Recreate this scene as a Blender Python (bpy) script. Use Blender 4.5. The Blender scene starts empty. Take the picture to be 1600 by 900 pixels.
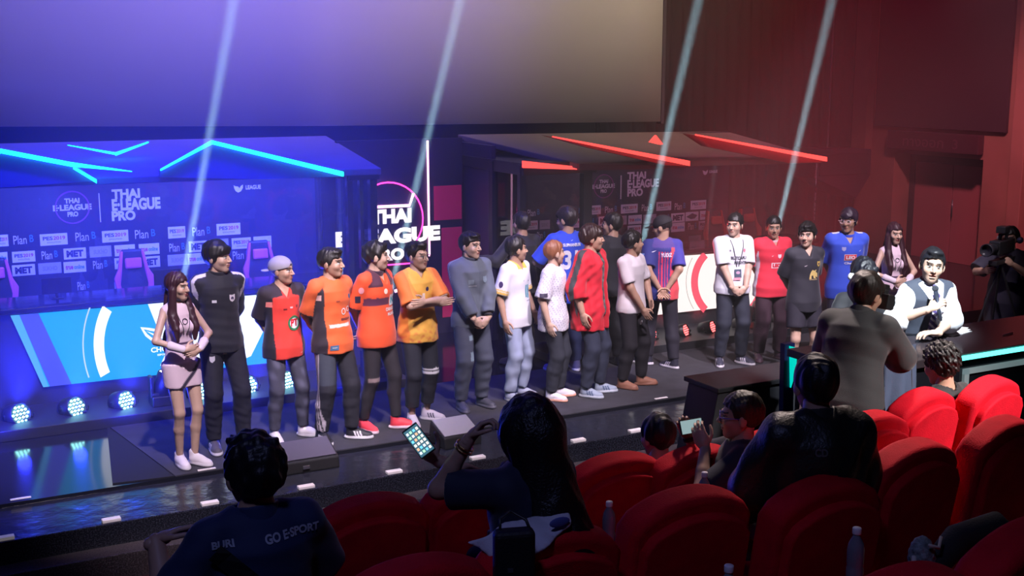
import bpy, bmesh, math, random
import numpy as np
from mathutils import Vector, Matrix
from mathutils.bvhtree import BVHTree

random.seed(7); np.random.seed(7)
S = bpy.context.scene
COL = S.collection

# ------------------------------------------------------------ camera
FPX, HCAM = 1850.0, 3.3
PITCH = math.atan(340.0/FPX)
YAW = math.pi/2 - math.atan(3500*math.cos(PITCH)/FPX)
fwd = Vector((math.sin(YAW)*math.cos(PITCH), math.cos(YAW)*math.cos(PITCH), -math.sin(PITCH)))
rgt = Vector((math.cos(YAW), -math.sin(YAW), 0)); upv = rgt.cross(fwd)
cam_d = bpy.data.cameras.new('camera'); cam = bpy.data.objects.new('camera', cam_d); COL.objects.link(cam)
cam_d.sensor_width = 36; cam_d.lens = FPX/1600*36; cam_d.clip_end = 200; cam_d.clip_start = .05
mrot = Matrix((rgt, upv, -fwd)).transposed().to_4x4()
cam.matrix_world = Matrix.Translation((0, 0, HCAM)) @ mrot
S.camera = cam

def ray(x, y): return fwd + rgt*((x-800)/FPX) - upv*((y-450)/FPX)
CAMP = Vector((0, 0, HCAM))
def onz(x, y, z): d = ray(x, y); return CAMP + d*((z-HCAM)/d.z)
def ony(x, y, Y): d = ray(x, y); return CAMP + d*(Y/d.y)
def onx(x, y, X): d = ray(x, y); return CAMP + d*(X/d.x)
def atd(x, y, D): return CAMP + ray(x, y)*D

# ------------------------------------------------------------ colour management, world
S.view_settings.view_transform = 'Standard'; S.view_settings.look = 'None'
S.view_settings.gamma = 1; S.view_settings.use_curve_mapping = False
S.view_settings.exposure = 0.0
S.cycles.use_denoising = True
S.cycles.max_bounces = 6; S.cycles.diffuse_bounces = 2; S.cycles.glossy_bounces = 3
S.cycles.transmission_bounces = 4; S.cycles.volume_bounces = 0; S.cycles.transparent_max_bounces = 12
S.cycles.caustics_reflective = False; S.cycles.caustics_refractive = False
S.cycles.sample_clamp_indirect = 3.0
S.cycles.volume_step_rate = 4; S.cycles.volume_max_steps = 64
W = bpy.data.worlds.new('world'); S.world = W; W.use_nodes = True
W.node_tree.nodes['Background'].inputs[0].default_value = (.012, .010, .016, 1)
W.node_tree.nodes['Background'].inputs[1].default_value = 1.0

# ------------------------------------------------------------ stage lighting rig
def spot(name, loc, target, power, color, ang, blend=.5, size=.1):
    d = bpy.data.lights.new(name, 'SPOT'); d.energy = power; d.color = color
    d.spot_size = math.radians(ang); d.spot_blend = blend; d.shadow_soft_size = size
    o = bpy.data.objects.new(name, d); COL.objects.link(o); o.location = loc
    o.rotation_euler = (Vector(target)-Vector(loc)).to_track_quat('-Z', 'Y').to_euler()
    return o
def area(name, loc, target, power, color, sx, sy):
    d = bpy.data.lights.new(name, 'AREA'); d.energy = power; d.color = color
    d.shape = 'RECTANGLE'; d.size = sx; d.size_y = sy
    o = bpy.data.objects.new(name, d); COL.objects.link(o); o.location = loc
    o.rotation_euler = (Vector(target)-Vector(loc)).to_track_quat('-Z', 'Y').to_euler()
    return o
BLUE = (.04, .05, 1.0); RED = (1.0, .04, .10); WARM = (1.0, .62, .38)
BLUE = (.020, .028, 1.0); RED = (1.0, .09, .42)
# blue wash over the left booth, red wash over the right booth
for x, pw in ((0.6, 1500), (2.6, 1500), (4.3, 900)):
    spot('blue_wash', (x, 10.4, 6.6), (x+.2, 13.0, .6), pw*1.25, BLUE, 70, .6, .2)
for x in (.0, 1.5, 3.0, 4.2): spot('booth_interior_blue', (x, 12.35, 2.1), (x+.1, 13.88, 1.2), 380, (.085, .10, 1.0), 120, .8, .08)
for x, pw in ((10.2, 420), (12.2, 520), (14.0, 520)):
    spot('red_wash', (x, 10.8, 6.4), (x+.3, 14.0, .3), pw*.42, RED, 52, .6, .2)
for x in (7.8, 9.4, 10.6): spot('booth_interior_red', (x, 12.35, 2.0), (x, 13.88, 1.3), 14, (1.0, .45, .75), 120, .8, .08)
# front light on the row of players from the house
for x, tx, pw in ((2.4, 2.4, 2900), (4.4, 4.7, 2200), (6.5, 6.9, 2700), (8.6, 9.2, 2900)):
    spot('front_light', (x-.5, 5.4, 6.9), (tx, 10.05, .8), pw, (1.0, .84, .98), 34, .6, .12)
spot('host_light', (5.9, 3.9, 5.8), (7.1, 6.95, 1.5), 4700, (.86, .94, 1.0), 19, .5, .08)
# house light over the right block of seats and from the stage side, then a blue fill
spot('house_and_fill_light', (7.6, .6, 6.2), (6.3, 5.1, 1.0), 5200, (1.0, .90, .88), 26, 1.0, .3)
spot('house_and_fill_light', (6.8, 8.3, 6.9), (5.3, 4.3, 1.2), 2300, (1.0, .80, .74), 40, .9, .3)
spot('house_and_fill_light', (-.5, 1.0, 6.6), (1.5, 3.8, 1.2), 190, (.35, .40, 1.0), 60, .8, .3)  # added fill that lifts the navy shirt and white garment, no lamp known there
# added spots standing in for haze and house light on the screen, warm lamp on the side wall
spot('screen_spill_warm', (9.6, 9.6, 6.8), (9.2, 15.2, 4.2), 1000, (1.0, .80, .52), 85, 1.0, .3)
spot('screen_spill_violet', (4.6, 10.2, 6.8), (4.6, 16.5, 4.0), 1250, (.62, .42, 1.0), 85, 1.0, .3)
spot('screen_spill_blue', (1.0, 10.2, 6.6), (1.6, 16.5, 3.8), 1350, (.30, .26, 1.0), 85, 1.0, .3)
spot('wall_lamp', (12.2, 10.0, 6.2), (16.0, 13.2, .6), 1500, (1.0, .34, .44), 56, 1.0, .2)
for x in (-.3, .8, 1.9, 3.0, 4.1): spot('blue_counter_fill', (x, 11.0, .30), (x, 12.0, .5), 130, BLUE, 150, .9, .05)  # unseen spots added to fill the counter front below the display with blue


# ------------------------------------------------------------ materials
MATS = {}
def _nt(name):
    m = bpy.data.materials.new(name); m.use_nodes = True
    return m, m.node_tree, m.node_tree.nodes['Principled BSDF']
def mat(name, col=(.5, .5, .5), rough=.6, metal=0, emit=None, es=1.0, bump=0, bscale=80, var=0, vscale=6, sheen=0, spec=.5, attr=False, alpha=1.0):
    if name in MATS: return MATS[name]
    m, nt, b = _nt(name); N = nt.nodes; L = nt.links
    b.inputs['Base Color'].default_value = (*col, 1); b.inputs['Roughness'].default_value = rough
    b.inputs['Metallic'].default_value = metal; b.inputs['Specular IOR Level'].default_value = spec
    src = None
    if attr:
        a = N.new('ShaderNodeAttribute'); a.attribute_name = 'Col'; src = a.outputs['Color']
        L.new(src, b.inputs['Base Color'])
    if var:
        tc = N.new('ShaderNodeTexCoord'); n = N.new('ShaderNodeTexNoise'); n.inputs['Scale'].default_value = vscale
        n.inputs['Detail'].default_value = 6
        L.new(tc.outputs['Object'], n.inputs['Vector'])
        mp = N.new('ShaderNodeMapRange'); mp.inputs[1].default_value = .3; mp.inputs[2].default_value = .7
        mp.inputs[3].default_value = 1-var; mp.inputs[4].default_value = 1+var
        L.new(n.outputs['Fac'], mp.inputs[0])
        mx = N.new('ShaderNodeVectorMath'); mx.operation = 'SCALE'
        if src: L.new(src, mx.inputs[0])
        else: mx.inputs[0].default_value = col
        L.new(mp.outputs[0], mx.inputs['Scale']); L.new(mx.outputs[0], b.inputs['Base Color'])
    if bump:
        tc = N.new('ShaderNodeTexCoord'); n = N.new('ShaderNodeTexNoise'); n.inputs['Scale'].default_value = bscale
        n.inputs['Detail'].default_value = 3; L.new(tc.outputs['Object'], n.inputs['Vector'])
        bp = N.new('ShaderNodeBump'); bp.inputs['Strength'].default_value = bump; bp.inputs['Distance'].default_value = .01
        L.new(n.outputs['Fac'], bp.inputs['Height']); L.new(bp.outputs[0], b.inputs['Normal'])
    if sheen: b.inputs['Sheen Weight'].default_value = sheen; b.inputs['Sheen Roughness'].default_value = .4
    if emit is not None:
        b.inputs['Emission Color'].default_value = (*emit, 1); b.inputs['Emission Strength'].default_value = es
    MATS[name] = m
    return m
def glass_mat(name, tint=(1, 1, 1), refl=.10, rough=.02):
    if name in MATS: return MATS[name]
    m = bpy.data.materials.new(name); m.use_nodes = True; nt = m.node_tree; N = nt.nodes; L = nt.links
    N.clear(); o = N.new('ShaderNodeOutputMaterial'); t = N.new('ShaderNodeBsdfTransparent'); g = N.new('ShaderNodeBsdfGlossy')
    t.inputs[0].default_value = (*tint, 1); g.inputs['Roughness'].default_value = rough
    f = N.new('ShaderNodeFresnel'); f.inputs[0].default_value = 1.45
    mx = N.new('ShaderNodeMixShader'); L.new(f.outputs[0], mx.inputs[0]); L.new(t.outputs[0], mx.inputs[1]); L.new(g.outputs[0], mx.inputs[2])
    L.new(mx.outputs[0], o.inputs[0]); MATS[name] = m
    return m

# ------------------------------------------------------------ object helpers
def tag(o, label=None, cat=None, group=None, kind=None):
    if label: o['label'] = label
    if cat: o['category'] = cat
    if group: o['group'] = group
    if kind: o['kind'] = kind
    return o
def thing(name, loc, label, cat, group=None, rz=0):
    o = bpy.data.objects.new(name, None); COL.objects.link(o); o.empty_display_size = .1
    o.location = loc; o.rotation_euler = (0, 0, rz)
    return tag(o, label, cat, group)
def mesh_obj(name, verts, faces, m, parent=None, smooth=False, cols=None, loc=None, midx=None):
    me = bpy.data.meshes.new(name)
    if isinstance(verts, np.ndarray) and len(verts) and isinstance(faces, np.ndarray):
        nf = len(faces); k = faces.shape[1]
        me.vertices.add(len(verts)); me.vertices.foreach_set('co', verts.astype(np.float32).ravel())
        me.loops.add(nf*k); me.loops.foreach_set('vertex_index', faces.astype(np.int32).ravel())
        me.polygons.add(nf); me.polygons.foreach_set('loop_start', np.arange(0, nf*k, k, dtype=np.int32))
        me.update(calc_edges=True)
    else:
        me.from_pydata([tuple(v) for v in verts], [], [tuple(f) for f in faces]); me.update()
    for mm in (m if isinstance(m, (list, tuple)) else [m]): me.materials.append(mm)
    if midx is not None: me.polygons.foreach_set('material_index', np.array(midx, dtype=np.int32))
    if smooth: me.polygons.foreach_set('use_smooth', np.ones(len(me.polygons), dtype=bool))
    if cols is not None:
        a = me.color_attributes.new('Col', 'FLOAT_COLOR', 'POINT')
        c4 = np.ones((len(me.vertices), 4), dtype=np.float32); c4[:, :3] = cols
        a.data.foreach_set('color', c4.ravel())
    o = bpy.data.objects.new(name, me); COL.objects.link(o)
    if parent: o.parent = parent
    if loc is not None: o.location = loc
    return o
class MB:
    def __init__(s): s.v = []; s.f = []; s.m = []; s.cm = 0
    def mi(s, i): s.cm = i; return s
    def add(s, vs, fs):
        n = len(s.v); s.v += [tuple(v) for v in vs]; s.f += [tuple(n+i for i in f) for f in fs]; s.m += [s.cm]*len(fs); return s
    def box(s, c, d, M=None):
        hx, hy, hz = d[0]/2, d[1]/2, d[2]/2
        vs = [Vector((x, y, z)) for x in (-hx, hx) for y in (-hy, hy) for z in (-hz, hz)]
        if M is not None: vs = [M @ v for v in vs]
        vs = [v+Vector(c) for v in vs]
        return s.add(vs, [(0, 1, 3, 2), (4, 6, 7, 5), (0, 4, 5, 1), (2, 3, 7, 6), (0, 2, 6, 4), (1, 5, 7, 3)])
    def box2(s, a, b):
        return s.box([(a[i]+b[i])/2 for i in range(3)], [abs(b[i]-a[i]) for i in range(3)])
    def prism(s, pts, off):
        """closed outline pts (3d) extruded by vector off"""
        n = len(pts); o = Vector(off); a = [Vector(p) for p in pts]
        return s.add(a+[p+o for p in a], [tuple(range(n))[::-1], tuple(range(n, 2*n))]+[(i, (i+1) % n, n+(i+1) % n, n+i) for i in range(n)])
    def tube(s, pts, r, n=8, caps=True):
        pts = [Vector(p) for p in pts]; rings = []; base = len(s.v); rr = r if isinstance(r, (list, tuple)) else [r]*len(pts)
        prev = None
        for i, p in enumerate(pts):
            t = (pts[min(i+1, len(pts)-1)]-pts[max(i-1, 0)]).normalized()
            ref = prev if prev is not None else (Vector((0, 0, 1)) if abs(t.z) < .9 else Vector((1, 0, 0)))
            u = (ref - t*ref.dot(t)).normalized(); w = t.cross(u); prev = u
            for k in range(n):
                a = 2*math.pi*k/n; s.v.append(tuple(p+(u*math.cos(a)+w*math.sin(a))*rr[i]))
        fs = []
        for i in range(len(pts)-1):
            for k in range(n): fs.append((base+i*n+k, base+i*n+(k+1) % n, base+(i+1)*n+(k+1) % n, base+(i+1)*n+k))
        if caps: fs += [tuple(base+k for k in range(n))[::-1], tuple(base+(len(pts)-1)*n+k for k in range(n))]
        s.f += fs; s.m += [s.cm]*len(fs); return s
    def lathe(s, prof, n=20, M=None):
        """prof list of (r,z); axis z"""
        base = len(s.v)
        for r, z in prof:
            for k in range(n):
                a = 2*math.pi*k/n; v = Vector((r*math.cos(a), r*math.sin(a), z)); s.v.append(tuple(M @ v if M is not None else v))
        fs = [(base+i*n+k, base+i*n+(k+1) % n, base+(i+1)*n+(k+1) % n, base+(i+1)*n+k) for i in range(len(prof)-1) for k in range(n)]
        fs += [tuple(base+k for k in range(n))[::-1], tuple(base+(len(prof)-1)*n+k for k in range(n))]
        s.f += fs; s.m += [s.cm]*len(fs); return s
    def ball(s, c, r, n=12, m=8, sc=(1, 1, 1)):
        prof = [(max(1e-4, r*math.sin(math.pi*i/m)), -r*math.cos(math.pi*i/m)) for i in range(m+1)]
        return s.lathe(prof, n, Matrix.Translation(c) @ Matrix.Diagonal((*sc, 1)))
    def build(s, name, m, parent=None, smooth=False, bevel=0, seg=2, loc=None):
        o = mesh_obj(name, s.v, s.f, m, parent, smooth, loc=loc, midx=s.m if isinstance(m, (list, tuple)) else None)
        if bevel:
            b = o.modifiers.new('bevel', 'BEVEL'); b.width = bevel; b.segments = seg; b.limit_method = 'ANGLE'; b.angle_limit = math.radians(40)
            if smooth is None: pass
        return o
def smooth_by_angle(o):
    me = o.data; me.polygons.foreach_set('use_smooth', np.ones(len(me.polygons), dtype=bool))
    b = o.modifiers.new('wn', 'WEIGHTED_NORMAL')
def struct(o): o['kind'] = 'structure'; return o

# text as a mesh, cached: returns (verts Nx2 normalised to its box, faces, aspect)
_TX = {}
def text_geo(s, bold=.02, fine=0):
    k = (s, bold, fine)
    if k in _TX: return _TX[k]
    cu = bpy.data.curves.new('tx', 'FONT'); cu.body = s; cu.offset = bold; cu.resolution_u = 4; cu.space_line = .85
    ob = bpy.data.objects.new('tx', cu); COL.objects.link(ob)
    bpy.context.view_layer.update()
    me = bpy.data.meshes.new_from_object(ob.evaluated_get(bpy.context.evaluated_depsgraph_get()))
    bm = bmesh.new(); bm.from_mesh(me)
    bmesh.ops.remove_doubles(bm, verts=bm.verts, dist=1e-5)
    if fine:
        bmesh.ops.triangulate(bm, faces=bm.faces)
        for _ in range(4):
            es = [e for e in bm.edges if e.calc_length() > fine]
            if not es: break
            bmesh.ops.subdivide_edges(bm, edges=es, cuts=1); bmesh.ops.triangulate(bm, faces=bm.faces)
    vs = [(v.co.x, v.co.y) for v in bm.verts]; fs = [tuple(v.index for v in f.verts) for f in bm.faces]
    bm.free(); bpy.data.objects.remove(ob); bpy.data.curves.remove(cu); bpy.data.meshes.remove(me)
    xs = [v[0] for v in vs]; ys = [v[1] for v in vs]; x0, x1, y0, y1 = min(xs), max(xs), min(ys), max(ys)
    vs = [((x-x0)/(x1-x0), (y-y0)/(y1-y0)) for x, y in vs]
    _TX[k] = (vs, fs, (x1-x0)/(y1-y0))
    return _TX[k]
def put_text(mb, s, x0, x1, z0, z1, Y, bold=.03):
    """letters as thin solids on a plane of constant Y (reads from -Y)"""
    vs, fs, asp = text_geo(s, bold); n = len(vs)
    P = [(x0+(x1-x0)*u, Y, z0+(z1-z0)*w) for u, w in vs]
    mb.add(P, fs)
# ============================================================ people
A3 = lambda *v: np.array(v, dtype=np.float32)
def _n(v): v = np.asarray(v, dtype=np.float32); return v/max(1e-6, float(np.linalg.norm(v)))
def surfnet(F, org, h):
    """surface nets over samples F (nx,ny,nz); negative inside -> verts, quads"""
    ins = F < 0
    nx, ny, nz = F.shape
    cnt = np.zeros((nx-1, ny-1, nz-1), np.float32); acc = np.zeros((nx-1, ny-1, nz-1, 3), np.float32)
    sl = lambda o: (slice(o[0], nx-1+o[0]), slice(o[1], ny-1+o[1]), slice(o[2], nz-1+o[2]))
    for ax in range(3):
        o1 = [(0, 0), (0, 1), (1, 0), (1, 1)]
        for a, b in o1:
            p = [0, 0, 0]; oth = [i for i in range(3) if i != ax]; p[oth[0]] = a; p[oth[1]] = b; q = list(p); q[ax] = 1
            f0 = F[sl(p)]; f1 = F[sl(q)]; m = (f0 < 0) != (f1 < 0)
            t = np.where(m, f0/np.where(m, f0-f1, 1), 0)
            cnt += m
            for i in range(3):
                acc[..., i] += np.where(m, p[i]+(t if i == ax else 0), 0)
    act = cnt > 0; idx = -np.ones(act.shape, np.int64); ii = np.argwhere(act); idx[act] = np.arange(len(ii))
    V = (acc[act]/cnt[act][:, None]+ii)*h+np.asarray(org, np.float32)
    Q = []
    for ax in range(3):
        u, v = [(1, 2), (2, 0), (0, 1)][ax]
        s0 = [slice(0, n) for n in F.shape]; s1 = list(s0); s0[ax] = slice(0, F.shape[ax]-1); s1[ax] = slice(1, F.shape[ax])
        a = ins[tuple(s0)]; b = ins[tuple(s1)]; e = np.argwhere(a != b)
        if not len(e): continue
        ok = (e[:, u] > 0) & (e[:, v] > 0) & (e[:, u] < F.shape[u]-1) & (e[:, v] < F.shape[v]-1); e = e[ok]
        fl = a[tuple(e.T)]
        def cell(du, dv):
            c = e.copy(); c[:, u] -= du; c[:, v] -= dv; return idx[tuple(c.T)]
        q = np.stack([cell(1, 1), cell(0, 1), cell(0, 0), cell(1, 0)], 1)
        q[~fl] = q[~fl][:, ::-1]; Q.append(q)
    return V.astype(np.float32), np.concatenate(Q) if Q else np.zeros((0, 4), int)
def remesh(fn, lo, hi, h):
    lo = np.asarray(lo, np.float32); hi = np.asarray(hi, np.float32)
    n = np.maximum(4, np.ceil((hi-lo)/h).astype(int)+1)
    ax = [lo[i]+np.arange(n[i], dtype=np.float32)*h for i in range(3)]
    X, Y, Z = np.meshgrid(*ax, indexing='ij')
    P = np.stack([X.ravel(), Y.ravel(), Z.ravel()], 1)
    F = fn(P).reshape(n).astype(np.float32); F[F == 0] = 1e-6
    for a in range(3):
        s = [slice(None)]*3; s[a] = 0; F[tuple(s)] = np.maximum(F[tuple(s)], 1e-4); s[a] = -1; F[tuple(s)] = np.maximum(F[tuple(s)], 1e-4)
    return surfnet(F, lo, h)
def rc(P, a, b, r1, r2):
    a = np.asarray(a, np.float32); b = np.asarray(b, np.float32); ab = b-a; L = float(ab@ab)+1e-9
    t = np.clip(((P-a)@ab)/L, 0, 1); d = P-a-t[:, None]*ab
    return np.sqrt((d*d).sum(1))-(r1+(r2-r1)*t)
def ell(P, c, r, R=None):
    q = P-np.asarray(c, np.float32)
    if R is not None: q = q @ np.asarray(R, np.float32)
    r = np.asarray(r, np.float32); q = q/r
    k0 = np.sqrt((q*q).sum(1)); k1 = np.sqrt(((q/r)**2).sum(1))+1e-9
    return k0*(k0-1)/k1
def smin(a, b, k):
    h = np.clip(.5+.5*(b-a)/k, 0, 1); return b*(1-h)+a*h-k*h*(1-h)
def smax(a, b, k): return -smin(-a, -b, k)
def wob(P, seed, sc, amp, st=(1, 1, 1)):
    r = np.random.RandomState(seed); o = 0
    for i in range(5):
        k = r.randn(3)*sc*np.array(st); o = o+np.sin(P@k.astype(np.float32)+r.rand()*6.28)
    return o*(amp/3)
def rotm(ax, a):
    return np.array(Matrix.Rotation(a, 3, ax), dtype=np.float32)
def ik(S_, T, l1, l2, pole):
    S_ = np.asarray(S_, np.float32); T = np.asarray(T, np.float32); d = T-S_; D = float(np.linalg.norm(d)); u = d/D
    if D > (l1+l2)*.995: T = S_+u*(l1+l2)*.995; D = (l1+l2)*.995
    x = (l1*l1-l2*l2+D*D)/(2*D); y = math.sqrt(max(0, l1*l1-x*x))
    p = np.asarray(pole, np.float32); p = p-u*float(p@u); p = _n(p)
    return S_+u*x+p*y, T

SKIN_T = [(.56, .35, .25), (.50, .30, .21), (.62, .41, .31), (.42, .24, .16)]
def hand_fn(w, d, n, side, curl=.5, s=1.0, spread=0):
    """w wrist, d finger direction, n palm normal (fingers curl to it), side = thumb side sign"""
    d = _n(d); n = _n(np.asarray(n, np.float32)-d*float(np.dot(n, d))); t = np.cross(d, n)*side
    chains = []
    lens = [(.040, .024, .019), (.044, .028, .021), (.041, .026, .020), (.032, .020, .017)]
    for i in range(4):
        off = (.030-.020*i)*s; b = w+d*(.092-.006*abs(i-1.2))*s+t*off; a = curl*.5; pts = [b]
        dd = _n(d+t*(spread*(1.5-i)*.12))
        for L in lens[i]:
            v = dd*math.cos(a)+n*math.sin(a); pts.append(pts[-1]+v*L*s); a += curl*.85
        chains.append((pts, [.0092*s, .0085*s, .0078*s, .0068*s]))
    b = w+d*.028*s+t*.030*s+n*.006*s; v = _n(t*.75+d*.75+n*.25*(1+curl)); p1 = b+v*.040*s; v2 = _n(t*.25+d*.95+n*.55*curl); p2 = p1+v2*.032*s; p3 = p2+_n(d+n*.6*curl)*.022*s
    chains.append(([b, p1, p2, p3], [.0135*s, .0105*s, .0092*s, .0075*s]))
    R = np.stack([t, d, n], 1)
    def f(P):
        o = ell(P, w+d*.052*s, (.043*s, .056*s, .0165*s), R)
        o = smin(o, rc(P, w-d*.02*s, w+d*.03*s, .025*s, .024*s), .015*s)
        for pts, rr in chains:
            c = None
            for k in range(len(pts)-1):
                e = rc(P, pts[k], pts[k+1], rr[k], rr[k+1]); c = e if c is None else np.minimum(c, e)
            o = smin(o, c, .004*s)
        return o
    allp = np.array([p for pts, _ in chains for p in pts]+[w-d*.03*s, w+d*.05*s+t*.05*s, w+d*.05*s-t*.05*s])
    return f, allp.min(0)-.025*s, allp.max(0)+.025*s

def head_local_fn(fem=False, s=1.0, open_mouth=False):
    def f(Q):
        Q = Q/s; q = Q.copy(); q[:, 0] = np.abs(q[:, 0])
        o = ell(Q, (0, .014, .035), (.077, .096, .088))
        jw = .056 if fem else .062
        o = smin(o, ell(Q, (0, -.022, -.030), (jw, .072, .082)), .03)
        o = smin(o, ell(Q, (0, -.062, -.088), (.026, .026, .022)), .03)
        o = smin(o, ell(q, (.038, -.060, -.018), (.026, .026, .026)), .02)
        o = smin(o, rc(q, (.004, -.089, .034), (.042, -.077, .036), .009, .008), .014)
        o = smax(o, -ell(q, (.031, -.104, .011), (.020, .018, .013)), .010)
        o = smin(o, ell(q, (.031, -.077, .010), (.0150, .0150, .0125)), .004)
        o = smin(o, rc(Q, (0, -.090, .018), (0, -.112, -.018), .0075, .0115), .008)
        o = smin(o, ell(q, (.012, -.100, -.022), (.008, .010, .007)), .005)
        o = smin(o, ell(Q, (0, -.092, -.046), (.024, .011, .0055)), .004)
        o = smin(o, ell(Q, (0, -.090, -.058 if not open_mouth else -.066), (.021, .011, .0065)), .004)
        if open_mouth: o = smax(o, -ell(Q, (0, -.102, -.055), (.016, .015, .006)), .003)
        o = smin(o, ell(q, (.080, .012, -.002), (.009, .022, .032), rotm('Z', .35)), .006)
        return o*s
    return f
def head_cols(V, skin, brow=(.02, .015, .012), fem=False, s=1.0, beard=0):
    C = np.tile(np.array(skin, np.float32), (len(V), 1)); v = V/s; x = np.abs(v[:, 0]); y = v[:, 1]; z = v[:, 2]; fr = y < -.055
    e = fr & (((x-.031)/.0155)**2+((z-.0105)/.0072)**2 < 1); C[e] = (.62, .58, .56)
    i = fr & ((x-.031)**2+(z-.0105)**2 < .0066**2); C[i] = (.02, .012, .01)
    l = fr & (((x-.031)/.019)**2+((z-.0185)/.0045)**2 < 1); C[l] = np.array(brow)
    b = fr & (x > .012) & (x < .052) & (np.abs(z-.0375+.05*(.032-x)*(x < .032)-.0) < (.0032 if fem else .0042)); C[b] = brow
    lp = fr & ((x/.024)**2+((z+.051)/.0125)**2 < 1); C[lp] = (.50, .12, .13) if fem else np.array(skin)*np.array((.85, .55, .55))
    mo = fr & (x < .021) & (np.abs(z+.0525) < .0022); C[mo] = (.12, .03, .03)
    ck = fr & (x > .02) & (x < .05) & (z < -.005) & (z > -.035); C[ck] *= np.array((1.05, .92, .9), np.float32)
    if beard:
        g = fr & (z < -.064) & (x < .010) & (z > -.078); C[g] = C[g]*.35
    return C
def hair_fn(style, s=1.0, seed=1):
    def f(Q):
        Q = Q/s; q = Q.copy(); q[:, 0] = np.abs(q[:, 0]); x, y, z = Q[:, 0], Q[:, 1], Q[:, 2]
        vol = {'buzz': .004, 'short': .016, 'spiky': .020, 'bowl': .021, 'side': .015, 'curly': .030, 'long': .014, 'quiff': .015}[style]
        o = ell(Q, (0, .015, .040), (.078+vol*.62, .098+vol*.85, .089+vol*1.05))
        # hair line: high over the forehead, down at the temples, lower at the nape
        zf = {'buzz': .078, 'short': .068, 'spiky': .066, 'bowl': .046, 'side': .064, 'curly': .062, 'long': .070, 'quiff': .078}[style]
        low = {'buzz': -.03, 'short': -.055, 'spiky': -.05, 'bowl': -.075, 'side': -.05, 'curly': -.07, 'long': -.10, 'quiff': -.045}[style]
        line = np.interp(y, [-.09, -.045, -.030, .0, .03, .07], [zf, zf-.012, .010 if style != 'bowl' else -.005, .0 if style != 'bowl' else -.02, low*.7, low]).astype(np.float32)
        if style == 'long': line = np.interp(y, [-.09, -.05, -.03, .0, .03, .07], [zf, .05, -.02, -.09, -.10, -.12]).astype(np.float32)
        o = smax(o, (line+wob(Q, seed+9, 75, .0075, (1, 1, .4))-z), .007)
        if style in ('quiff', 'side', 'spiky'):
            o = smin(o, ell(Q, (0, -.052, .112 if style == 'quiff' else .104), (.058, .045, .026 if style == 'quiff' else .020)), .02)
        if style == 'bowl': o = smin(o, ell(Q, (0, -.070, .068), (.066, .030, .030)), .02)
        if style == 'curly':
            o = o+wob(Q, seed, 110, .006)+wob(Q, seed+5, 190, .005)
        else:
            o = o+wob(Q, seed, 70 if style != 'spiky' else 110, .0045 if style != 'spiky' else .007, (1, 1, .35))+wob(Q, seed+4, 150, .0018, (1, 1, .3))
        return o*s
    return f

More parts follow.
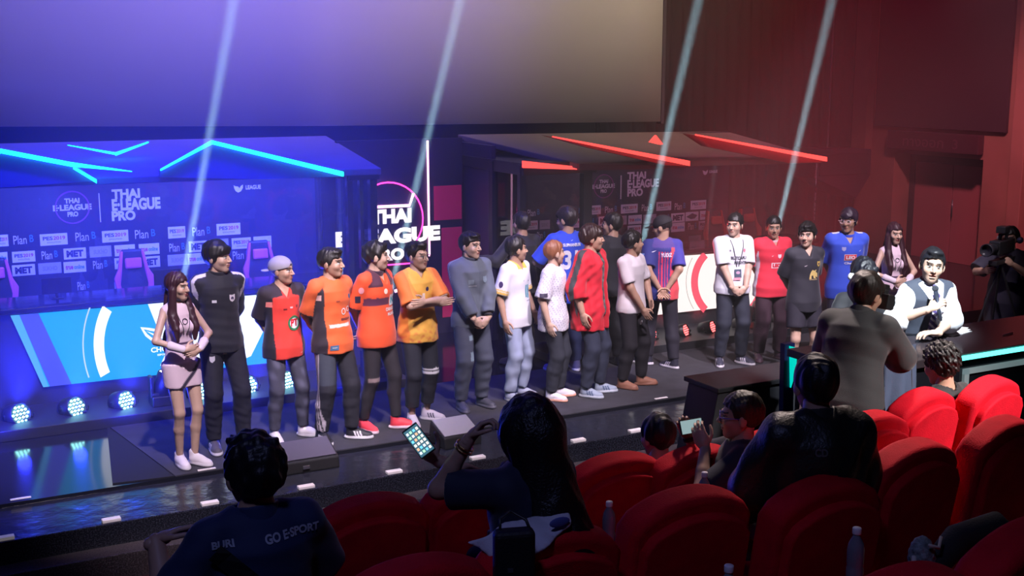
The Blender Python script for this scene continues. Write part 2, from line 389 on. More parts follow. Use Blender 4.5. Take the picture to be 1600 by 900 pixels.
class Person:
    """local frame: faces -y, own left is +x. root Empty at the feet."""
    def __init__(s, name, loc, H, yaw, label, group=None, fem=False, build=1.0, skin=0, headyaw=0, headpitch=0, headroll=0, lean=0, twist=0,
                 arms=('hang', 'hang'), seated=False, feet=None, vox=.0125, hscale=1.0, mouth=False, beard=0, dz=0, legs=True, side=0, hips=None):
        s.k = k = H/1.75; s.root = thing(name, loc, label, 'person', group, rz=yaw); s.fem = fem; s.bw = build; s.vox = vox; s.seed = abs(hash(label)) % 1 + len(label)*7+int(abs(loc[0])*13)
        s.skin = SKIN_T[skin] if isinstance(skin, int) else skin; s.hs = k*hscale*1.05; s.seated = seated; s.legs_on = legs
        hipz = .50+dz if seated else .93
        if hips is not None: hipz = hips
        s.pel = A3(0, 0, hipz+.03)*k
        R = rotm('Y', side) @ rotm('X', -lean) if False else rotm('Y', side) @ rotm('X', lean); R = R @ rotm('Z', twist); s.R = R
        T = lambda v: s.pel+R @ (A3(*v)*k)
        s.T = T; sw = (.136 if fem else .160)*(.5+.5*build)
        s.neck = T((0, .012, .515)); s.sh = {-1: T((-sw, .015, .455)), 1: T((sw, .015, .455))}
        hd = R @ (rotm('Z', 0)); s.hc = s.neck+(R @ A3(0, -.020, .135))*k
        s.HR = rotm('Z', headyaw) @ rotm('Y', headroll) @ rotm('X', headpitch)
        hw = .085; s.hip = {-1: A3(-hw, 0, hipz)*k, 1: A3(hw, 0, hipz)*k}
        s.knee = {}; s.ank = {}; s.toe = {}
        for i in (-1, 1):
            if seated: s.knee[i] = A3(i*.12, -.42, hipz-.03)*k; s.ank[i] = A3(i*.13, -.44, max(.085, hipz-.42))*k; s.toe[i] = _n(A3(i*.15, -1, 0))
            else:
                fx, fy, ta = (feet or {-1: (-.12, 0, 0), 1: (.12, 0, 0)})[i]
                s.ank[i] = A3(fx, fy, .085)*k; s.knee[i], _ = ik(s.hip[i], s.ank[i], .435*k, .425*k, (i*.15, -1, 0)); s.toe[i] = _n(A3(math.sin(ta)+i*.22, -math.cos(ta), 0))
        s.el = {}; s.wr = {}; s.hd = {}; s.hn = {}; s.hcurl = {}; s.hook = {}
        for i, a in zip((-1, 1), arms):
            curl = .45
            if a == 'hang': tgt, pole, n = T((i*.245, -.02, -.06)), A3(i*.4, 1, 0), A3(-i, -.15, 0)
            elif a == 'back': tgt, pole, n = T((i*.045, .155, -.02)), A3(i*1, .55, 0), A3(0, 1, 0)
            elif a == 'clasp': tgt, pole, n = T((i*.075, -.21, -.055 if i < 0 else -.04)), A3(i*1, .5, 0), A3(0, 1, .0)
            elif a == 'belly': tgt, pole, n = T((i*.070, -.20, .13 if i < 0 else .11)), A3(i*1, .25, -.4), A3(0, 1, 0)
            elif a == 'cross': tgt, pole, n = (T((.085, -.215, .235)), A3(-1, -.1, -.5), A3(0, 1, 0)) if i < 0 else (T((-.07, -.265, .270)), A3(1, -.1, -.5), A3(0, 1, 0))
            else: tgt, pole, n = T(a[0]), R @ A3(*a[1]), A3(*a[2])
            if a not in ('hang', 'back', 'clasp', 'belly', 'cross'):
                if len(a) > 3: curl = a[3]
            sh = s.sh[i]; s.el[i], s.wr[i] = ik(sh, tgt, .285*k, .255*k, pole)
            d = _n(s.wr[i]-s.el[i]); s.hd[i] = d
            if a == 'hang': s.hd[i] = _n(d+A3(0, -.05, -.3))
            if a == 'clasp': s.hd[i] = _n(A3(-i*.75, -.15, -.55)); curl = .7
            if a == 'belly': s.hd[i] = _n(A3(-i*.95, -.2, .1 if i < 0 else -.15)); curl = .7
            if a == 'back': s.hd[i] = _n(A3(-i*.6, .1, -.6)); curl = .6
            if a == 'cross': curl = .2
            if not isinstance(a, str) and len(a) > 4 and a[4] is not None: s.hd[i] = _n(A3(*a[4]))
            s.hn[i] = n; s.hcurl[i] = curl
        b = build*k; s.prof = dict(t=np.array([-.14, -.05, .05, .20, .33, .42, .48, .53])*k,
            a=(np.array([.150, .160, .150, .122, .132, .138, .105, .055]) if fem else np.array([.146, .150, .142, .138, .152, .155, .112, .055]))*b*1.0,
            b=(np.array([.105, .112, .100, .088, .110, .102, .080, .05]) if fem else np.array([.106, .110, .102, .098, .112, .108, .080, .05]))*b)
    # ---- fields
    def tor(s, P, off=0, hem=None, flare=0, top=.545):
        k = s.k; Q = (P-s.pel) @ s.R; z = Q[:, 2]
        a = np.interp(z, s.prof['t'], s.prof['a']).astype(np.float32)+off; b = np.interp(z, s.prof['t'], s.prof['b']).astype(np.float32)+off
        if flare:
            fl = np.clip((.25*k-z)/(.3*k), 0, 1)*flare; a = a+fl; b = b+fl
        q = np.sqrt((Q[:, 0]/a)**2+((Q[:, 1]-.005)/b)**2+1e-9); d = (q-1)*np.minimum(a, b)*1.05
        d = smax(d, z-(top*k), .02); d = smax(d, ((hem if hem is not None else -.14)*k)-z, .012)
        return d
    def armf(s, P, i, off=0, upto=1.0, loose=0):
        k = s.k; w = s.bw*(.86 if s.fem else 1.0)*k
        r0, r1, r2, r3 = .049*w+off, .043*w+off+loose, .041*w+off+loose, .0265*w+off+loose*.5
        up = rc(P, s.sh[i], s.el[i], r0, r1); m = s.el[i]*.55+s.wr[i]*.45
        lo = smin(rc(P, s.el[i], m, r2, (r2+r3)/2+.003*k), rc(P, m, s.wr[i], (r2+r3)/2+.003*k, r3), .01)
        o = smin(up, lo, .018)
        if upto < 2:  # cut plane measured along the arm: 1 = elbow, 2 = wrist
            if upto <= 1: c = s.sh[i]+(s.el[i]-s.sh[i])*upto; d = _n(s.el[i]-s.sh[i]); o = smax(up, (P-c) @ d, .008)
            else: c = s.el[i]+(s.wr[i]-s.el[i])*(upto-1); d = _n(s.wr[i]-s.el[i]); o = smin(up, smax(lo, (P-c) @ d, .008), .018)
        return o
    def legf(s, P, i, off=0, loose=0, upto=2.0, calf=1.0):
        k = s.k; w = (.5+.5*s.bw)*(.93 if s.fem else 1.0)*k
        th = rc(P, s.hip[i]+A3(0, 0, -.02), s.knee[i], .086*w+off+loose*.3, .056*w+off+loose*.8)
        cm = s.knee[i]*.62+s.ank[i]*.38+A3(0, .012, 0)
        lo = smin(rc(P, s.knee[i], cm, .053*w+off+loose*.8, .052*w*calf+off+loose), rc(P, cm, s.ank[i], .052*w*calf+off+loose, .034*w+off+loose*.9), .02)
        if upto <= 1: c = s.hip[i]+(s.knee[i]-s.hip[i])*upto; return smax(th, (P-c) @ _n(s.knee[i]-s.hip[i]), .008)
        o = smin(th, lo, .02)
        if upto < 2: c = s.knee[i]+(s.ank[i]-s.knee[i])*(upto-1); o = smax(o, np.where(P[:, 2] < s.knee[i][2], (P-c) @ _n(s.ank[i]-s.knee[i]), -1), .006)
        return o
    def bounds(s, pts, m): pts = np.array(pts); return pts.min(0)-m, pts.max(0)+m
    # ---- body
    def body(s):
        k = s.k
        nk0 = s.neck-(s.R @ A3(0, 0, .04))*k; nk1 = s.hc+(s.HR @ A3(0, .018, -.045))*k
        def f(P):
            o = s.tor(P, -.012)
            if s.fem:
                for i in (-1, 1): o = smin(o, ell(P, s.T((i*.068, -.075, .305)), np.array((.055, .050, .055))*k), .03)
            for i in (-1, 1):
                o = smin(o, rc(P, s.neck*.75+s.sh[i]*.25, s.sh[i]+(s.R @ A3(-i*.01, 0, 0)), .036*k, .044*k*s.bw), .035); o = smin(o, s.armf(P, i, 0, 2.0), .02)
                if s.legs_on: o = smin(o, s.legf(P, i, -.004 if not s.fem else .001), .02)
            if s.legs_on:
                for i in (-1, 1):
                    o = smin(o, rc(P, s.ank[i]+A3(0, 0, -.04*k), s.ank[i]+s.toe[i]*.13*k+A3(0, 0, -.055*k), .032*k, .024*k), .02)
            o = smin(o, rc(P, nk0, nk1, (.056 if not s.fem else .046)*k*s.bw**.5, (.053 if not s.fem else .044)*k*s.bw**.5), .03)
            return o
        pts = [s.neck, s.pel]+[s.sh[i] for i in (-1, 1)]+[s.el[i] for i in (-1, 1)]+[s.wr[i] for i in (-1, 1)]+[nk1]
        if s.legs_on: pts += [s.ank[i]+s.toe[i]*.15 for i in (-1, 1)]+[s.knee[i] for i in (-1, 1)]+[s.ank[i]+A3(0, 0, -.05) for i in (-1, 1)]
        else: pts += [s.pel-A3(0, 0, .1)]
        lo, hi = s.bounds(pts, .16)
        if s.legs_on: lo[2] = max(lo[2], -.01)
        V, Q = remesh(f, lo, hi, s.vox); C = np.tile(np.array(s.skin, np.float32), (len(V), 1))
        Vs = [V]; Qs = [Q]; Cs = [C]; n = len(V)
        hs = s.hs*(.95 if s.fem else 1.0); hf = head_local_fn(s.fem, hs, s.mouth if hasattr(s, 'mouth') else False)
        hv, hq = remesh(hf, np.array((-.105, -.135, -.13))*hs, np.array((.105, .135, .14))*hs, max(.0042, s.vox*.36))
        hcx = head_cols(hv, s.skin, fem=s.fem, s=hs, beard=getattr(s, 'beard', 0)); hv = hv @ s.HR.T+s.hc
        Vs.append(hv); Qs.append(hq+n); Cs.append(hcx); n += len(hv)
        for i in (-1, 1):
            fn, lo, hi = hand_fn(s.wr[i], s.hd[i], s.hn[i], s.thumb(i), s.hcurl[i], k*(.92 if s.fem else 1.0))
            v, q = remesh(fn, lo, hi, max(.0042, s.vox*.36)); Vs.append(v); Qs.append(q+n); Cs.append(np.tile(np.array(s.skin, np.float32)*1.02, (len(v), 1))); n += len(v)
        o = mesh_obj('body', np.concatenate(Vs), np.concatenate(Qs), mat('skin', rough=.48, attr=True, bump=.05, bscale=250), s.root, True, np.concatenate(Cs))
        return o
    def thumb(s, i): return float(-i)
    # ---- clothing
    def emit(s, name, f, pts, m, margin=.14, col=None, vox=None, material=None, parent=None, lo=None, hi=None):
        a, b = s.bounds(pts, margin)
        if lo is not None: a = np.maximum(a, np.array(lo, np.float32))
        V, Q = remesh(f, a, b, vox or s.vox)
        if not len(Q): return None
        C = None
        if callable(col): C = col(V)
        elif col is not None: C = np.tile(np.array(col, np.float32), (len(V), 1))
        o = mesh_obj(name, V, Q, material or m, parent or s.root, True, C); o['_'] = 0; del o['_']
        return o, V, Q
    def top(s, name='shirt', col=(.5, .5, .5), sleeve=.62, off=.014, hem=-.12, flare=.022, loose=.012, neck=.066, vneck=0, collar=None, colf=None, amp=.004, open_front=0, material=None, vest=False, skirt=0):
        k = s.k; nkr = neck*k*s.bw**.5*(.85 if s.fem else 1)
        def f(P):
            o = s.tor(P, off, hem, flare, .53)
            if s.fem:
                for i in (-1, 1): o = smin(o, ell(P, s.T((i*.068, -.078, .305)), np.array((.058, .053, .058))*k), .035)
            for i in (-1, 1):
                o = smin(o, rc(P, s.neck*.68+s.sh[i]*.32, s.sh[i]+(s.R @ A3(-i*.01, 0, 0)), .038*k+off*.8, .044*k*s.bw+off), .04)
                if sleeve > 0: o = smin(o, s.armf(P, i, off*.8, sleeve, loose), .03)
            if skirt:
                zc = s.hip[1][2]-skirt*k
                sk = smin(s.legf(P, -1, .010, .006, 2.0), s.legf(P, 1, .010, .006, 2.0), .10*k)
                q = np.sqrt((P[:, 0]/(.155*k))**2+(P[:, 1]/(.105*k))**2+1e-9); sk = smin(sk, (q-1)*.105*k, .05)
                sk = np.maximum(smax(sk, zc-P[:, 2], .008), P[:, 2]-s.hip[1][2]-.02*k); o = smin(o, sk, .03)
            o = o+wob(P, s.seed, 26, amp, (1, 1, .8))
            if vest:
                for i in (-1, 1):
                    o = smax(o, -(rc(P, s.sh[i]+(s.R @ A3(i*.035, 0, -.03))*k, s.sh[i]+(s.R @ A3(i*.10, 0, -.02))*k, .085*k, .12*k)), .01)
            ax = _n(s.R @ A3(0, -.22, 1)); c = s.neck+(s.R @ A3(0, -.01, .0))*k; q = P-c; t = q @ ax; rr = np.sqrt(np.maximum(0, (q*q).sum(1)-t*t))
            o = smax(o, np.minimum(nkr-rr, t+.05*k)*1.0 if False else -np.maximum(rr-nkr, -.045*k-t), .008)
            if vneck:
                Ql = (P-s.pel) @ s.R; w = vneck*k
                v = np.maximum(np.abs(Ql[:, 0])-(Ql[:, 2]-(.50*k-w))*.55, -( .0-Ql[:, 1])*1.0+0.0); v = np.maximum(v, Ql[:, 1]+.02)
                o = smax(o, -v, .006)
            if open_front:
                Ql = (P-s.pel) @ s.R; o = smax(o, -np.maximum(np.abs(Ql[:, 0])-open_front*k, Ql[:, 1]+.02), .006)
            return o
        pts = [s.neck, s.pel+A3(0, 0, (hem)*k)]+[s.sh[i] for i in (-1, 1)]+[s.T((x, y, hem)) for x in (-.15, .15) for y in (-.1, .1)]
        if sleeve > 0: pts += [s.el[i] for i in (-1, 1)]
        if skirt: pts += [s.hip[i]-A3(0, 0, skirt) for i in (-1, 1)]
        if sleeve > 1: pts += [s.wr[i] for i in (-1, 1)]
        def cf(V):
            if not colf: return np.tile(np.array(col, np.float32), (len(V), 1))
            Ql = (V-s.pel) @ s.R/k; dt = s.tor(V, off, hem, flare, .53)
            da = {i: (s.armf(V, i, off, 2.0 if sleeve > 1 else 1.0, loose)) for i in (-1, 1)}
            arm = np.where(np.minimum(da[-1], da[1]) < dt-.004, np.where(da[-1] < da[1], -1, 1), 0)
            al = np.zeros(len(V), np.float32)
            for i in (-1, 1):
                u = _n(s.el[i]-s.sh[i]); L = np.linalg.norm(s.el[i]-s.sh[i]); t = ((V-s.sh[i]) @ u)/L
                u2 = _n(s.wr[i]-s.el[i]); L2 = np.linalg.norm(s.wr[i]-s.el[i]); t2 = ((V-s.el[i]) @ u2)/L2
                tt = np.where((t > .95) & (t2 > 0) & (sleeve > 1), 1+t2, t); al = np.where(arm == i, tt, al)
            C = np.tile(np.array(col, np.float32), (len(V), 1)); colf(C, Ql, arm, al, V); return C
        r = s.emit(name, f, pts, None, .15, cf, vox=min(s.vox, .0095), material=material or mat('cloth', rough=.75, attr=True, bump=.25, bscale=300, sheen=.2))
        o, V, Q = r; s.shirt = o; s._sv = V; s._sq = Q; s._bvh = None
        if collar:
            ax = _n(s.R @ A3(0, -.22, 1)); c = s.neck+(s.R @ A3(0, -.005, .0))*k
            def g(P):
                q = P-c; t = q @ ax; rr = np.sqrt(np.maximum(1e-9, (q*q).sum(1)-t*t))
                hgt = collar[1]*k; return np.maximum(np.abs(rr-(nkr+.004))-.006, np.maximum(t-hgt, -.035*k-t))
            s.emit('collar', g, [c+ax*.1*k, c-ax*.05*k], None, .11, collar[0], vox=.006, material=mat('cloth', attr=True), parent=o)
        return o
    def decal(s, name, pts2, faces, center, size, col, front=1, direction=None, up=None, m=None, off=.004, rough=.6, parent=None, rot=0):
        """normalised 2d shape (0..1) projected on the shirt. center in torso frame (x, z) on the front (front=1) or back (-1); direction for sleeves"""
        if s._bvh is None: s._bvh = BVHTree.FromPolygons([tuple(v) for v in s._sv.astype(float)], [tuple(int(i) for i in q) for q in s._sq])
        k = s.k
        if direction is None:
            D = s.R @ A3(0, 1 if front > 0 else -1, 0); O = s.T((center[0], -.6*front, center[1])); U = s.R @ A3(front, 0, 0); Wv = s.R @ A3(0, 0, 1)
        else:
            D = _n(A3(*direction)); O = np.asarray(center, np.float32)-D*.6; Wv = _n(np.asarray(up, np.float32)-D*float(np.dot(up, D))); U = np.cross(D, Wv)
        cr, sr = math.cos(rot), math.sin(rot); vs = []; ok = True; last = None
        for u, w in pts2:
            a = (u-.5)*size[0]*k; b = (w-.5)*size[1]*k; a, b = a*cr-b*sr, a*sr+b*cr
            o = O+U*a+Wv*b; h = s._bvh.ray_cast(Vector(o.astype(float)), Vector(D.astype(float)), 1.2)
            dist = h[3] if h[0] is not None else last
            if dist is None: vs.append(None); continue
            last = dist; vs.append(o+D*(dist-off))
        good = [v for v in vs if v is not None]
        if not good: return None
        vs = [v if v is not None else good[0] for v in vs]
        mm = m or mat('print_%02x%02x%02x' % tuple(int(min(1, c)*255) for c in col), col, rough)
        return mesh_obj(name, [tuple(v) for v in vs], faces, mm, parent or s.shirt)
    def text(s, txt, center, size, col, front=1, name='printed_lettering', bold=.04, fine=.25, **kw):
        v, f, a = text_geo(txt, bold, fine); return s.decal(name, v, f, center, size, col, front, **kw)
    def shape(s, kind, center, size, col, front=1, name='printed_emblem', **kw):
        if kind == 'rect':
            n = 6; v = [(i/n, j/n) for j in range(n+1) for i in range(n+1)]; f = [(j*(n+1)+i, j*(n+1)+i+1, (j+1)*(n+1)+i+1, (j+1)*(n+1)+i) for j in range(n) for i in range(n)]
        elif kind == 'disc':
            v = [(.5, .5)]+[(.5+.25*r*math.cos(a*math.pi/8), .5+.25*r*math.sin(a*math.pi/8)) for r in (1, 2) for a in range(16)]
            f = [(0, 1+a, 1+(a+1) % 16) for a in range(16)]+[(1+a, 17+a, 17+(a+1) % 16, 1+(a+1) % 16) for a in range(16)]
        elif kind == 'ring':
            v = [(.5+r*math.cos(a*math.pi/12), .5+r*math.sin(a*math.pi/12)) for r in (.36, .5) for a in range(24)]
            f = [(a, 24+a, 24+(a+1) % 24, (a+1) % 24) for a in range(24)]
        elif kind == 'shield':
            pr = [(0, 1), (.5, .93), (1, 1), (1, .4), (.82, .15), (.5, 0), (.18, .15), (0, .4)]; v = [(.5, .5)]+pr; f = [(0, 1+(i+1) % 8, 1+i) for i in range(8)]
        elif kind == 'swoosh':
            v = [(0, .3), (.35, .55), (.7, .8), (1, 1), (.65, .45), (.3, .15)]; f = [(0, 5, 1), (1, 5, 4, 2), (2, 4, 3)]
        return s.decal(name, v, f, center, size, col, front, **kw)
    def trousers(s, name='trousers', col=(.02, .02, .03), loose=.014, off=.008, upto=1.95, colf=None, amp=.004, waist=.04, rough=.8):
        k = s.k
        def f(P):
            o = None
            for i in (-1, 1):
                l = s.legf(P, i, off, loose, upto, .93); o = l if o is None else smin(o, l, .02)
            w = smax(s.tor(P, off+.003, -.12 if not s.seated else -.14), ((P-s.pel) @ s.R)[:, 2]-waist*k, .01); o = smin(o, w, .03)
            z = P[:, 2]
            o = o+wob(P, s.seed+3, 34, amp*.55, (1, 1, 1.1))*np.interp(z, [0, .25*k, .6*k, .9*k], [1.5, 1.2, .7, .5])
            return o
        pts = [s.pel+A3(0, 0, .05), s.pel]+[s.hip[i]+A3(i*.03, 0, 0) for i in (-1, 1)]+[s.knee[i] for i in (-1, 1)]
        if upto > 1: pts += [s.ank[i] for i in (-1, 1)]
        def cf(V):
            C = np.tile(np.array(col, np.float32), (len(V), 1))
            if colf: colf(C, V/k)
            return C
        return s.emit(name, f, pts, None, .15, cf, material=mat('cloth_trousers', rough=rough, attr=True, bump=.2, bscale=260))[0]
    def shoes(s, col=(.6, .6, .6), sole=(.7, .7, .7), name='shoe', accent=None):
        k = s.k
        for i in (-1, 1):
            a = s.ank[i]; t = s.toe[i]; sd = np.cross(t, A3(0, 0, 1)); g = a*A3(1, 1, 0)+A3(0, 0, max(0, a[2]-.085*k)); R = np.stack([sd, t, A3(0, 0, 1)], 1)
            def f(P):
                o = ell(P, g+t*.035*k+A3(0, 0, .045*k), np.array((.046, .085, .052))*k, R)
                o = smin(o, ell(P, g+t*.125*k+A3(0, 0, .032*k), np.array((.044, .065, .034))*k, R), .03*k)
                o = smin(o, rc(P, g+A3(0, 0, .05*k)-t*.01*k, g+A3(0, 0, .105*k)-t*.015*k, .043*k, .040*k), .02)
                sole_ = smax(smin(ell(P, g+t*.03*k+A3(0, 0, .012), np.array((.048, .105, .05))*k, R), ell(P, g+t*.12*k+A3(0, 0, .012), np.array((.050, .078, .05))*k, R), .03), np.abs(P[:, 2]-g[2]-.016*k)-.0145*k, .004)
                o = smax(o, g[2]+.012*k-P[:, 2], .004); return np.minimum(o, sole_)
            def cf(V):
                C = np.tile(np.array(col, np.float32), (len(V), 1)); q = (V-g) @ R/k
                if accent is not None:
                    for st in (.045, .070, .095): C[(np.abs(q[:, 1]+.4*q[:, 2]-st-.01) < .007) & (q[:, 2] > .025) & (q[:, 2] < .075)] = accent
                C[q[:, 2] < .030] = sole; return C
            s.emit(name, f, [g+t*.19*k, g-t*.07*k, g+A3(0, 0, .10*k)], None, .055, cf, vox=.0072 if s.vox > .009 else s.vox*.8, material=mat('shoe', rough=.55, attr=True, bump=.1, bscale=150))
    def hair(s, style, col=(.012, .010, .010), name='hair'):
        hs = s.hs*(.95 if s.fem else 1); fn = hair_fn(style, hs, s.seed); k = s.k
        v = max(.0048, s.vox*.42)
        if style == 'long':
            def g(P):
                Q = (P-s.hc) @ s.HR; return fn(Q)
            def f(P):
                o = g(P)
                b = s.hc+(s.HR @ A3(0, .055, .0))*k; dn = A3(0, 0, -1)
                back = s.T((0, .115, .30)); b2 = s.T((0, .13, .14))
                R = s.R
                o = smin(o, ell(P, (b+back)/2, (.085*k, .045*k, .19*k), R), .03)
                for i in (-1, 1):
                    t0 = s.hc+(s.HR @ A3(i*.075, .0, -.02))*k; t1 = s.T((i*.085, -.045, .44)); t2 = s.T((i*.095, -.115, .30)); t3 = s.T((i*.085, -.115, .20))
                    o = smin(o, smin(rc(P, t0, t1, .036*k, .042*k), np.minimum(rc(P, t1, t2, .042*k, .036*k), rc(P, t2, t3, .036*k, .016*k)), .01), .02)
                o = smin(o, ell(P, b2, (.10*k, .035*k, .16*k), R), .03)
                return o+wob(P, s.seed, 90, .004, (1, 1, .12))
            pts = [s.hc+A3(0, 0, .08), s.T((-.1, -.12, .1)), s.T((.1, .17, .02)), s.hc+A3(-.08, 0, 0), s.hc+A3(.08, 0, 0)]
            return s.emit(name, f, pts, None, .07, col, vox=v*1.2, material=mat('hair_%d' % int(col[0]*1000), rough=.45, attr=True, bump=.22, bscale=160))[0]
        V, Q = remesh(fn, np.array((-.125, -.15, -.13))*hs, np.array((.125, .16, .19))*hs, v)
        C = np.tile(np.array(col, np.float32), (len(V), 1)); V = V @ s.HR.T+s.hc
        return mesh_obj(name, V, Q, mat('hair_%d' % int(col[0]*1000), rough=.45, attr=True, bump=.22, bscale=160), s.root, True, C)
    def hp(s, v): return s.hc+(s.HR @ A3(*v))*s.hs*(.95 if s.fem else 1)
    def cap(s, col, backwards=False, hole=False):
        hs = s.hs; sg = 1 if backwards else -1
        def fn(Q):
            Q = Q/hs; o = ell(Q, (0, .014, .045), (.092, .112, .096)); o = smax(o, .022-Q[:, 2]+(.25*sg)*Q[:, 1]*(-1), .006)
            br = smax(ell(Q, (0, .13*sg if backwards else -.13, .040 if not backwards else .02), (.070, .070, .05)), np.abs(Q[:, 2]-(.045 if not backwards else .020)+.18*(np.abs(Q[:, 1])-.1)+3.0*Q[:, 0]**2)-.005, .003)
            o = smin(o, br, .006)
            if hole: o = smax(o, -ell(Q, (0, -.105*sg*1, .052), (.030, .03, .020)), .004)
            return o*hs
        V, Q = remesh(fn, np.array((-.125, -.24, -.08))*hs, np.array((.125, .24, .17))*hs, .005); V = V @ s.HR.T+s.hc
        return mesh_obj('cap', V, Q, mat('cap', rough=.8, attr=True, bump=.2, bscale=200), s.root, True, np.tile(np.array(col, np.float32), (len(V), 1)))
    def glasses(s, col=(.02, .02, .02)):
        mb = MB()
        for i in (-1, 1):
            c = (i*.032, -.104, .010); pts = []
            for k in range(17):
                a = k*math.pi/8; pts.append(s.hp((c[0]+.023*math.copysign(abs(math.cos(a))**.7, math.cos(a)), c[1], c[2]+.016*math.copysign(abs(math.sin(a))**.7, math.sin(a)))))
            mb.tube([tuple(map(float, p)) for p in pts], .0024, 6, False)
            mb.tube([tuple(map(float, s.hp(q))) for q in ((i*.055, -.104, .016), (i*.078, -.085, .016), (i*.084, .01, .012))], .0022, 6)
        mb.tube([tuple(map(float, s.hp(q))) for q in ((-.010, -.105, .013), (.010, -.105, .013))], .002, 6)
        return mb.build('glasses', mat('frame_%d' % int(col[0]*100), col, .35), s.root, True)
    def lanyard(s, card=None, col=(.03, .03, .04), z=.15, w=.0035):
        mb = MB(); k = s.k
        for i in (-1, 1):
            pts = []
            for t in np.linspace(0, 1, 9):
                x = i*(.075*(1-t)+.012*t); zz = .50*(1-t)+z*t; O = s.T((x, -.6, zz)); D = s.R @ A3(0, 1, 0)
                if s._bvh is None: s._bvh = BVHTree.FromPolygons([tuple(v) for v in s._sv.astype(float)], [tuple(int(j) for j in q) for q in s._sq])
                h = s._bvh.ray_cast(Vector(O.astype(float)), Vector(D.astype(float)), 1.0)
                if h[0] is not None: pts.append(h[0]-Vector(D.astype(float))*.006)
            if len(pts) > 1: mb.tube(pts, w, 5)
        o = mb.build('lanyard', mat('lanyard_%d' % int(col[0]*100), col, .7), s.root)
        return o

# ============================================================ the setting
blk = mat('black_paint', (.020, .020, .026), .55, bump=.05, bscale=40)
blk_gloss = mat('black_gloss', (.010, .011, .016), .12, bump=.03, bscale=9, spec=.6)
blk_plastic = mat('black_plastic', (.015, .015, .017), .42, bump=.04, bscale=200)
steel = mat('grey_metal', (.25, .25, .28), .35, metal=.8, bump=.03, bscale=150)

def granite(name, base, rough):
    m, nt, b = _nt(name); N = nt.nodes; L = nt.links; tc = N.new('ShaderNodeTexCoord')
    v = N.new('ShaderNodeTexNoise'); v.inputs['Scale'].default_value = 90; v.inputs['Detail'].default_value = 4
    L.new(tc.outputs['Object'], v.inputs['Vector']); r = N.new('ShaderNodeValToRGB')
    r.color_ramp.elements[0].position = .45; r.color_ramp.elements[0].color = (*base, 1)
    r.color_ramp.elements[1].position = .68; r.color_ramp.elements[1].color = (base[0]*3+.01, base[1]*3+.01, base[2]*3+.012, 1)
    L.new(v.outputs['Fac'], r.inputs[0]); L.new(r.outputs[0], b.inputs['Base Color']); b.inputs['Roughness'].default_value = rough
    w = N.new('ShaderNodeTexNoise'); w.inputs['Scale'].default_value = 7; w.inputs['Detail'].default_value = 3
    L.new(tc.outputs['Object'], w.inputs['Vector']); bp = N.new('ShaderNodeBump'); bp.inputs['Strength'].default_value = .35; bp.inputs['Distance'].default_value = .02
    L.new(w.outputs['Fac'], bp.inputs['Height']); L.new(bp.outputs[0], b.inputs['Normal']); return m
gran = granite('polished_granite', (.012, .013, .020), .19)
gran2 = granite('granite_riser', (.05, .040, .045), .35)

struct(MB().box2((-4, 9.53, -.62), (18.5, 18.6, 0)).build('floor_stage', blk_gloss))
struct(MB().box2((-4, 8.80, -.62), (18.5, 9.53, -.03)).build('floor_step', gran, bevel=.008))
struct(MB().box2((-4, 8.60, -.62), (18.5, 8.80, -.20)).build('trim_1', gran2, bevel=.008))
# auditorium carpet with a woven pattern
m, nt, b = _nt('auditorium_carpet'); N = nt.nodes; L = nt.links; tc = N.new('ShaderNodeTexCoord'); v = N.new('ShaderNodeTexVoronoi'); v.inputs['Scale'].default_value = 5.5
L.new(tc.outputs['Object'], v.inputs['Vector']); r = N.new('ShaderNodeValToRGB'); r.color_ramp.interpolation = 'CONSTANT'
r.color_ramp.elements[0].color = (.35, .02, .03, 1); r.color_ramp.elements[1].position = .35; r.color_ramp.elements[1].color = (.05, .012, .02, 1)
e = r.color_ramp.elements.new(.14); e.color = (.55, .22, .04, 1); e = r.color_ramp.elements.new(.20); e.color = (.20, .015, .03, 1)
L.new(v.outputs['Distance'], r.inputs[0]); L.new(r.outputs[0], b.inputs['Base Color']); b.inputs['Roughness'].default_value = .95
carp = m
struct(MB().box2((-4, -2.5, -.9), (18.5, 8.6, -.40)).build('floor', carp))
dark_carpet = mat('tier_carpet', (.03, .010, .012), .95, var=.5, vscale=20)
struct(MB().box2((1.15, 4.15, -.4), (18.4, 6.9, .20)).build('floor_tier', dark_carpet))
struct(MB().box2((.35, 2.75, -.4), (18.4, 4.15, .52)).build('floor_tier', dark_carpet))
struct(MB().box2((-.6, 1.3, -.4), (18.4, 2.75, .90)).build('floor_tier', dark_carpet))
wallm = mat('dark_wall', (.030, .022, .030), .9, var=.3, vscale=2, bump=.1, bscale=30)
struct(MB().box2((-4.2, 20.3, -.6), (18.6, 20.5, 7.6)).build('wall_back', wallm))
struct(MB().box2((-4.2, -2.6, -.9), (-4.0, 20.3, 7.6)).build("wall_left", wallm))
struct(MB().box2((-4.2, -2.6, 7.4), (18.6, 20.5, 7.6)).build("ceiling", wallm))
struct(MB().box2((-4.2, -2.8, -.9), (18.6, -2.6, 7.6)).build('wall_front', wallm))
